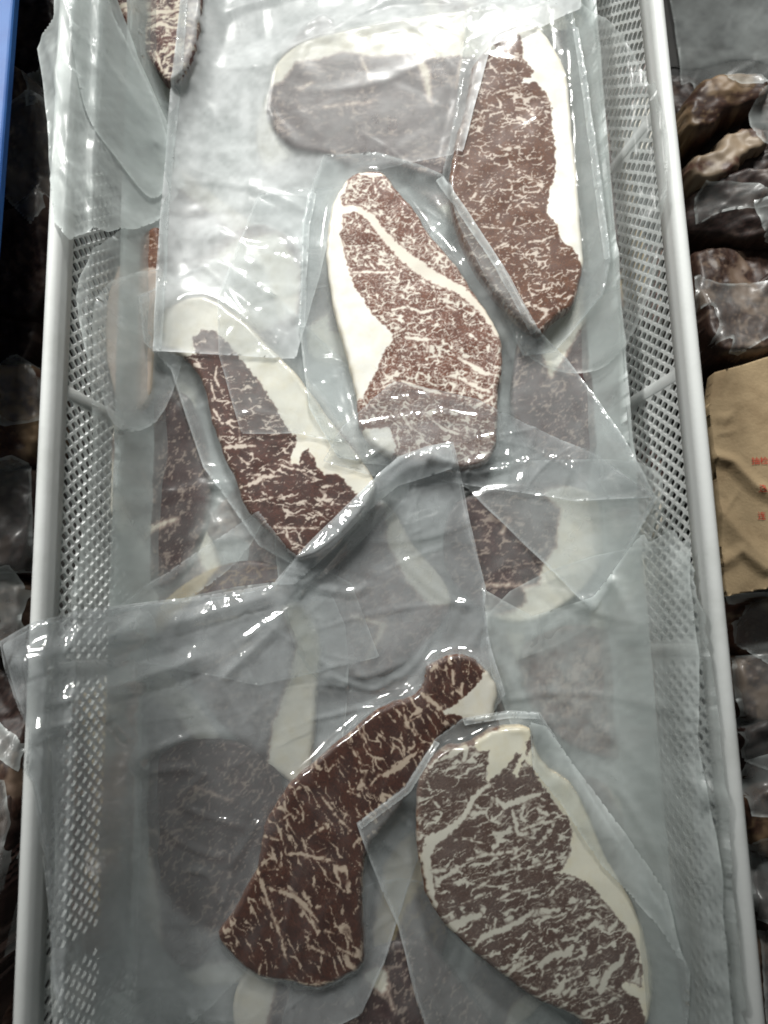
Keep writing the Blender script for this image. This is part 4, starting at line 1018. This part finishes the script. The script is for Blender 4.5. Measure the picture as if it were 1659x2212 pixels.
# ------------------------------------------------------------------ around the basket
H_IN, MEAT_IN = H, MEAT
H = np.full_like(H_IN, 0.002); MEAT = np.zeros_like(H)
def stamp_out(w, zf, meat=1):
    global H, MEAT
    i0, i1 = [int(np.clip((v - HX0) / HRES, 0, HW)) for v in (w[:, 0].min(), w[:, 0].max())]
    j0, j1 = [int(np.clip((v - HY0) / HRES, 0, HHT)) for v in (w[:, 1].min(), w[:, 1].max())]
    if i1 <= i0 or j1 <= j0: return
    wi = (slice(j0, j1), slice(i0, i1)); gx = GX[wi]; gy = GY[wi]
    ss = poly_sd(gx, gy, w)
    H[wi] = np.where(ss > 0, np.maximum(H[wi], zf(gx, gy, np.maximum(ss, 0))), H[wi]); MEAT[wi] = np.where(ss > 0, meat, MEAT[wi])
def lump(outline, z0, hgt, mat, label, seed, cat='meat', name='meat_chunk', h=0.0018, rough=0.0060, group=None):
    ol = catmull(outline, 7)
    q_ = np.arange(len(ol)); ol = ol + 4.0 * np.column_stack([np.sin(q_ * 0.9 + seed) * np.cos(q_ * 0.37), np.cos(q_ * 0.8 + seed * 2) * np.sin(q_ * 0.41 + 1)])
    w = U(ol[:, 0], ol[:, 1], z0 + hgt * 0.7)
    r = np.random.default_rng(seed); tx, ty = r.normal(0, 0.16, 2); c0 = w.mean(0)
    def zf(X, Y, s):
        pr = np.sqrt(np.clip(1 - (1 - np.clip(s / 0.006, 0, 1)) ** 2, 0, 1))
        f = fbm(X, Y, 34, seed, 3) + 0.5 * np.abs(fbm(X, Y, 110, seed + 3, 2))
        return z0 + hgt * (0.45 + 0.55 * pr) + tx * (X - c0[0]) + ty * (Y - c0[1]) + rough * f * np.clip(s / 0.006, 0, 1)
    X, Y, s, F = poly_grid(w, h)
    Z = zf(X, Y, s)
    n = len(X); B = border_edges(F); bv, inv = np.unique(B, return_inverse=True); B2 = inv.reshape(B.shape)
    V = np.concatenate([np.column_stack([X, Y, Z]), np.column_stack([X[bv], Y[bv], np.full(len(bv), max(z0 - 0.05, 0.001))])])
    F2 = F.tolist() + [(int(b[0]), int(n + q[0]), int(n + q[1]), int(b[1])) for b, q in zip(B, B2)]
    a_ = r.uniform(0, 3.14); U1 = (X - c0[0]) * math.cos(a_) + (Y - c0[1]) * math.sin(a_); V1 = -(X - c0[0]) * math.sin(a_) + (Y - c0[1]) * math.cos(a_)
    mb = marble(U1 * 1000 + 400, V1 * 1000 + 400, seed, net=0.10, cell=7.0, aniso=3.5, streak=0.8, fleck=0.1, gran=0.5)
    ft = sstep(fbm(X, Y, 38, seed + 9, 4), (-0.04 if 'fat' in mat.name else 0.16), (0.20 if 'fat' in mat.name else 0.34)) * (0.95 if 'fat' in mat.name else 0.7)
    mb = np.clip(np.maximum(mb * 0.6, ft), 0, 1)
    o = mesh_obj(name, V, F2, mat, None, True, {'marb': np.concatenate([mb, mb[bv]]), 'muv': np.concatenate([np.column_stack([U1, V1, Z]) * 100, np.column_stack([U1, V1, Z])[bv] * 100])})
    tag(o, label, cat, group)
    stamp_out(w, zf)
    return w, o
def meat_rough(name, a, b, c, sc=40):
    t = NT(name)
    uv = t.attr('muv').outputs['Vector']
    n1 = t.noise(t.vec('MULTIPLY', uv, (0.25, 1.0, 1.0)), 6.0, 4, 0.65, 0.6).outputs[0]
    col = t.mix(t.step(n1, 0.40, 0.64), a, b)
    col = t.mix(t.attr('marb').outputs['Fac'], col, c)
    return t.surf(t.bsdf(**{'Base Color': col, 'Roughness': 0.5, 'Specular IOR Level': 0.35}).outputs[0])
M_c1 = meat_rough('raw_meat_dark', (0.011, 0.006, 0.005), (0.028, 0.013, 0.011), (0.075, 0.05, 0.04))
M_c2 = meat_rough('raw_meat_brown', (0.022, 0.010, 0.007), (0.048, 0.024, 0.016), (0.15, 0.105, 0.075))
M_c3 = meat_rough('raw_fat_tan', (0.028, 0.012, 0.008), (0.055, 0.025, 0.015), (0.16, 0.105, 0.058))
M_c4 = meat_rough('raw_fat_pale', (0.05, 0.02, 0.014), (0.09, 0.042, 0.027), (0.23, 0.175, 0.12))
CH = [
 # right side, top to bottom
 ([(1470, 235), (1495, 195), (1535, 172), (1590, 165), (1640, 180), (1655, 225), (1600, 250), (1560, 262), (1530, 290), (1490, 305), (1472, 280)], .075, .03, M_c3, 'tan fatty meat lump highest up beside the right rim'),
 ([(1560, 170), (1620, 165), (1680, 200), (1680, 300), (1610, 300), (1580, 240)], .055, .03, M_c2, 'brown meat lump behind the tan fatty lump at upper right'),
 ([(1470, 300), (1530, 260), (1600, 270), (1580, 330), (1500, 370), (1475, 360)], .045, .03, M_c1, 'almost black meat between the two tan lumps at upper right'),
 ([(1480, 365), (1500, 335), (1540, 325), (1560, 295), (1600, 280), (1640, 290), (1650, 330), (1610, 345), (1590, 375), (1545, 400), (1500, 395)], .075, .022, M_c4, 'pale fatty strip with a red spot right of the basket'),
 ([(1580, 330), (1640, 290), (1700, 330), (1700, 400), (1600, 400), (1550, 390)], .06, .03, M_c1, 'dark red meat beside the pale fatty strip'),
 ([(1480, 430), (1520, 395), (1590, 385), (1660, 400), (1700, 480), (1640, 530), (1540, 520), (1485, 490)], .06, .032, M_c1, 'dark meat under a thin film above the brown slab on the right'),
 ([(1490, 560), (1520, 535), (1580, 520), (1700, 530), (1720, 700), (1640, 780), (1520, 790), (1490, 680)], .06, .036, M_c2, 'large brown meat slab right of the basket, above the kraft paper'),
 ([(1570, 1330), (1640, 1290), (1720, 1300), (1720, 1400), (1620, 1420), (1575, 1400)], .05, .03, M_c4, 'pale fatty meat just below the kraft paper'),
 ([(1580, 1430), (1660, 1400), (1730, 1440), (1720, 1540), (1600, 1560)], .05, .03, M_c2, 'brown meat under film, second below the kraft paper'),
 ([(1590, 1570), (1660, 1540), (1740, 1580), (1730, 1680), (1610, 1700)], .045, .03, M_c1, 'dark meat with film, third below the kraft paper'),
 ([(1600, 1720), (1680, 1690), (1760, 1740), (1750, 1840), (1630, 1850)], .05, .03, M_c3, 'tan streaked meat, fourth below the kraft paper'),
 ([(1610, 1870), (1690, 1840), (1770, 1900), (1760, 2010), (1640, 2010)], .04, .03, M_c1, 'blackish meat near the lower right corner'),
 ([(1620, 2030), (1700, 2010), (1780, 2080), (1780, 2260), (1640, 2260)], .04, .03, M_c2, 'brown meat in the lower right corner'),
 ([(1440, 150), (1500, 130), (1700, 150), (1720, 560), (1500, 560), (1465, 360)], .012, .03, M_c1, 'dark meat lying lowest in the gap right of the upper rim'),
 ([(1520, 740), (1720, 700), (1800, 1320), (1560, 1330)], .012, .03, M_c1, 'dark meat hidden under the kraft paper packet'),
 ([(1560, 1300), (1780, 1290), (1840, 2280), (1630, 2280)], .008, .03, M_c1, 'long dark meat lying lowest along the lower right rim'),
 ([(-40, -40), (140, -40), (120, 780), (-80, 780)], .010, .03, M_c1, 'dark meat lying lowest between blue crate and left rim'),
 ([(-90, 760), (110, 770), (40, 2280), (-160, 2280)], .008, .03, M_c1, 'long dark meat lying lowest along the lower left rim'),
 # left side, top to bottom
 ([(25, 20), (70, -10), (130, 30), (130, 160), (60, 190), (20, 120)], .05, .03, M_c1, 'black meat next to the blue crate edge at upper left'),
 ([(10, 230), (60, 190), (120, 240), (120, 420), (50, 470), (-10, 400)], .055, .034, M_c2, 'brown meat between the blue crate and the left rim'),
 ([(-30, 480), (50, 470), (115, 440), (110, 640), (40, 690), (-40, 640)], .05, .034, M_c1, 'dark meat left of the rim below the blue crate edge'),
 ([(-60, 830), (20, 790), (95, 810), (90, 960), (20, 1010), (-70, 980)], .05, .034, M_c3, 'tan meat beside the left rim halfway up'),
 ([(-60, 1020), (20, 1010), (80, 1020), (70, 1210), (0, 1240), (-80, 1180)], .045, .034, M_c1, 'dark meat beside the left rim, below the tan piece'),
 ([(-80, 1260), (0, 1250), (65, 1270), (55, 1390), (-10, 1420), (-90, 1380)], .04, .03, M_c2, 'brown meat left of the rim, above the hanging bag corner'),
 ([(-90, 1600), (0, 1580), (50, 1640), (40, 1780), (-30, 1800), (-110, 1740)], .04, .032, M_c2, 'brown meat left of the rim, below the hanging bag corner'),
 ([(-110, 1830), (-20, 1810), (30, 1850), (20, 2050), (-60, 2080), (-130, 2000)], .035, .03, M_c1, 'dark meat beside the rim at lower left'),
 ([(-130, 2090), (-40, 2080), (15, 2120), (10, 2270), (-120, 2280)], .035, .03, M_c2, 'brown meat in the lower left corner'),
]
for k, (ol, z0, hg, mt, lab) in enumerate(CH):
    lump(ol, z0 - 0.022, hg, mt, lab, 200 + k * 7, group='loose meat around the basket')
# loose films lying on that meat
def loose(outline, z0, amp, seed, haze, label, n=26, mat=None):
    o = sheet('plastic_film', [(p[0] + 9 * math.sin(k * 2.3 + seed), p[1] + 9 * math.cos(k * 1.9 + seed)) for k, p in enumerate(outline)], mat or M_film_milky, close=10, sig=4, ncrease=n, seed=seed, haze=haze * 0.8, hclear=haze * 0.35, amp=(0.0004, 0.002), wid=(0.003, 0.009), length=(0.02, 0.07), h=0.0022, tight=0.2)
    tag(o, label, 'plastic film', 'films on the loose meat')
loose([(1440, -80), (1760, -80), (1760, 190), (1600, 180), (1540, 150), (1480, 190), (1460, 120)], .088, .012, 301, 0.36, 'grey sheet of film at the upper right corner beside the rim')
loose([(1612, 240), (1640, 200), (1740, 180), (1740, 320), (1650, 310), (1625, 280)], .105, .008, 302, 0.30, 'greenish film tip at the right edge above the brown slab')
loose([(1490, 430), (1530, 400), (1640, 395), (1670, 440), (1560, 470), (1500, 490)], .098, .006, 303, 0.14, 'thin clear film on the dark meat right of the basket')
loose([(1620, 440), (1740, 420), (1740, 540), (1650, 530)], .10, .006, 304, 0.32, 'grey film at the right edge above the large brown slab')
loose([(1570, 1290), (1740, 1270), (1740, 1480), (1590, 1400)], .088, .008, 305, 0.22, 'hazy film under the lower edge of the kraft paper')
loose([(1585, 1420), (1740, 1400), (1740, 1700), (1610, 1650)], .085, .008, 306, 0.16, 'clear film over the brown meat below the kraft paper')
loose([(1600, 1640), (1740, 1600), (1760, 1780), (1625, 1760)], .084, .008, 307, 0.26, 'cloudy film over the meat at the lower right edge')
loose([(1640, 2000), (1760, 1960), (1780, 2280), (1650, 2270)], .078, .008, 308, 0.24, 'hazy film in the lower right corner')
loose([(-60, 790), (40, 775), (100, 800), (95, 900), (20, 930), (-70, 900)], .092, .008, 309, 0.22, 'hazy film beside the left rim halfway up')
loose([(-60, 1240), (30, 1225), (80, 1290), (60, 1420), (-70, 1420)], .082, .008, 310, 0.30, 'cloudy film left of the rim above the hanging bag corner')
loose([(60, 170), (110, 160), (125, 220), (60, 240)], .092, .005, 311, 0.20, 'small film scrap between blue crate and left rim')
loose([(0, 1560), (60, 1600), (60, 1680), (30, 1660), (-20, 1620)], .09, .006, 312, 0.35, 'cloudy film tip under the hanging bag at lower left')

loose([(10, 230), (60, 190), (115, 240), (118, 430), (60, 480), (5, 420)], .09, .006, 313, 0.16, 'clear film on the brown meat beside the upper left rim')
loose([(-60, 1000), (20, 985), (78, 1010), (72, 1230), (-60, 1240)], .09, .006, 314, 0.14, 'clear film on the dark meat beside the left rim')
loose([(-90, 1700), (10, 1690), (35, 1800), (20, 2080), (-110, 2080)], .08, .006, 315, 0.18, 'hazy film on the meat at lower left')
loose([(1490, 600), (1560, 620), (1660, 600), (1700, 700), (1600, 780), (1500, 770)], .09, .006, 316, 0.12, 'clear film on the lower half of the large brown slab')
loose([(1610, 1830), (1700, 1800), (1760, 1900), (1700, 2010), (1630, 1990)], .08, .006, 317, 0.20, 'hazy film on the blackish meat at lower right')
# kraft paper with red print
M_kraft = plain('kraft_paper', (0.30, 0.225, 0.135), 0.8, 0.1, (0.235, 0.17, 0.10), 30, 0.35, 420)
M_red = plain('red_print', (0.42, 0.045, 0.03), 0.7, 0.1)
kz = 0.088
kp = np.array([(1541, 806), (1600, 790), (1659, 771), (1790, 735), (1830, 1250), (1700, 1266), (1640, 1274), (1572, 1288), (1562, 1230), (1556, 1100), (1540, 950), (1531, 880)], float)
kw = U(kp[:, 0], kp[:, 1], kz)
X, Y, s, F = poly_grid(kw, 0.0016)
def pz(X, Y):
    z = kz + 0.004 * vnoise(X, Y, 14, 5)
    for (pts, A, w_) in (([(1535, 985), (1580, 1000), (1630, 1050), (1680, 1080)], 0.0045, 0.008), ([(1560, 1110), (1600, 1160), (1640, 1200), (1690, 1230)], 0.004, 0.012), ([(1560, 1220), (1600, 1190), (1650, 1230)], 0.003, 0.007)):
        pw = U(np.array(pts)[:, 0], np.array(pts)[:, 1], kz)
        D = np.full(X.shape, 1e9)
        for i in range(len(pw) - 1): D = np.minimum(D, seg_dist(X, Y, pw[i], pw[i + 1])[0])
        z = z + A * np.clip(1 - D / w_, 0, 1) ** 1.2
    return z + 0.0007 * vnoise(X, Y, 120, 8) + 0.9 * np.clip(poly_sd(X, Y, kw) / 0.008, 0, 1) * np.clip((U(1612, 1050, kz)[0] - X) / 0.012, 0, 1) * np.abs(creases((X, Y), kw, 40, 77, (0.0004, 0.0016), (0.003, 0.009), (0.015, 0.06)))
Z = pz(X, Y)
kraft = empty('kraft_paper_packet', (float(kw[:, 0].mean()), float(kw[:, 1].mean()), 0.085))
tag(kraft, 'crumpled brown kraft paper packet with red printed characters right of the basket', 'paper packet')
n = len(X); B = border_edges(F); bv, inv = np.unique(B, return_inverse=True); B2 = inv.reshape(B.shape)
V = np.concatenate([np.column_stack([X, Y, Z]), np.column_stack([X[bv], Y[bv], Z[bv] - 0.012])])
mesh_obj('paper', V, F.tolist() + [(int(b[0]), int(n + q[0]), int(n + q[1]), int(b[1])) for b, q in zip(B, B2)], M_kraft, kraft)
for txt, px, py in (('抽检', 1622, 1003), ('连', 1634, 1064), ('连', 1637, 1121)):
    cu = bpy.data.curves.new('printed_text', 'FONT'); cu.body = txt; cu.size = 0.0062; cu.resolution_u = 3
    to = bpy.data.objects.new('printed_text', cu); C.link(to)
    dg = bpy.context.evaluated_depsgraph_get()
    me = bpy.data.meshes.new_from_object(to.evaluated_get(dg))
    C.unlink(to); bpy.data.objects.remove(to)
    p0 = U(px, py, kz)
    a = 0.02
    co = np.array([v.co[:] for v in me.vertices]) if len(me.vertices) else np.zeros((0, 3))
    print('text', txt, len(co))
    if len(co):
        x = p0[0] + co[:, 0] * math.cos(a) - co[:, 1] * math.sin(a); y = p0[1] + co[:, 0] * math.sin(a) + co[:, 1] * math.cos(a)
        z = pz(x, y) + 0.0007
        fs = [tuple(p.vertices) for p in me.polygons]
        mesh_obj('printed_text', np.column_stack([x, y, z]), fs, M_red, kraft, smooth=False)

# blue crate whose edge shows at the upper left
crate = empty('blue_crate', (-0.36, 0.3, 0))
tag(crate, 'edge of a blue plastic crate in the upper left corner', 'crate')
e0 = U(40, -20, 0.144); e1 = U(-4, 560, 0.144)
dv = (e1 - e0) / np.linalg.norm(e1 - e0); nv = np.array([dv[1], -dv[0]])
if nv[0] > 0: nv = -nv
a0 = e0 - dv * 0.25; a1 = e1 + dv * 0.12
def prism(name, off0, off1, z0, z1, bev, parent):
    V = []; 
    sec = [(off0, z0), (off0, z1 - bev), (off0 + bev * 0.4, z1 - bev * 0.3), (off0 + bev, z1), (off1 - bev, z1), (off1 - bev * 0.4, z1 - bev * 0.3), (off1, z1 - bev), (off1, z0)]
    for p in (a0, a1):
        for (o, z) in sec: q = p + nv * o; V.append((q[0], q[1], z))
    k = len(sec)
    F = [(i, (i + 1) % k, k + (i + 1) % k, k + i) for i in range(k)] + [tuple(range(k))[::-1], tuple(range(k, 2 * k))]
    return mesh_obj(name, V, F, M_blue, parent, smooth=False)
prism('rim', 0.0, 0.030, 0.142, 0.15, 0.002, crate)
V = []
for p in (a0, a1):
    for (o, z) in ((0.016, 0.1417), (0.020, 0.1417), (0.174, 0.004), (0.170, 0.004)):
        q = p + nv * o; V.append((q[0], q[1], z))
mesh_obj('wall', V, [(0, 1, 5, 4), (1, 2, 6, 5), (2, 3, 7, 6), (3, 0, 4, 7), (3, 2, 1, 0), (4, 5, 6, 7)], M_blue, crate, smooth=False)
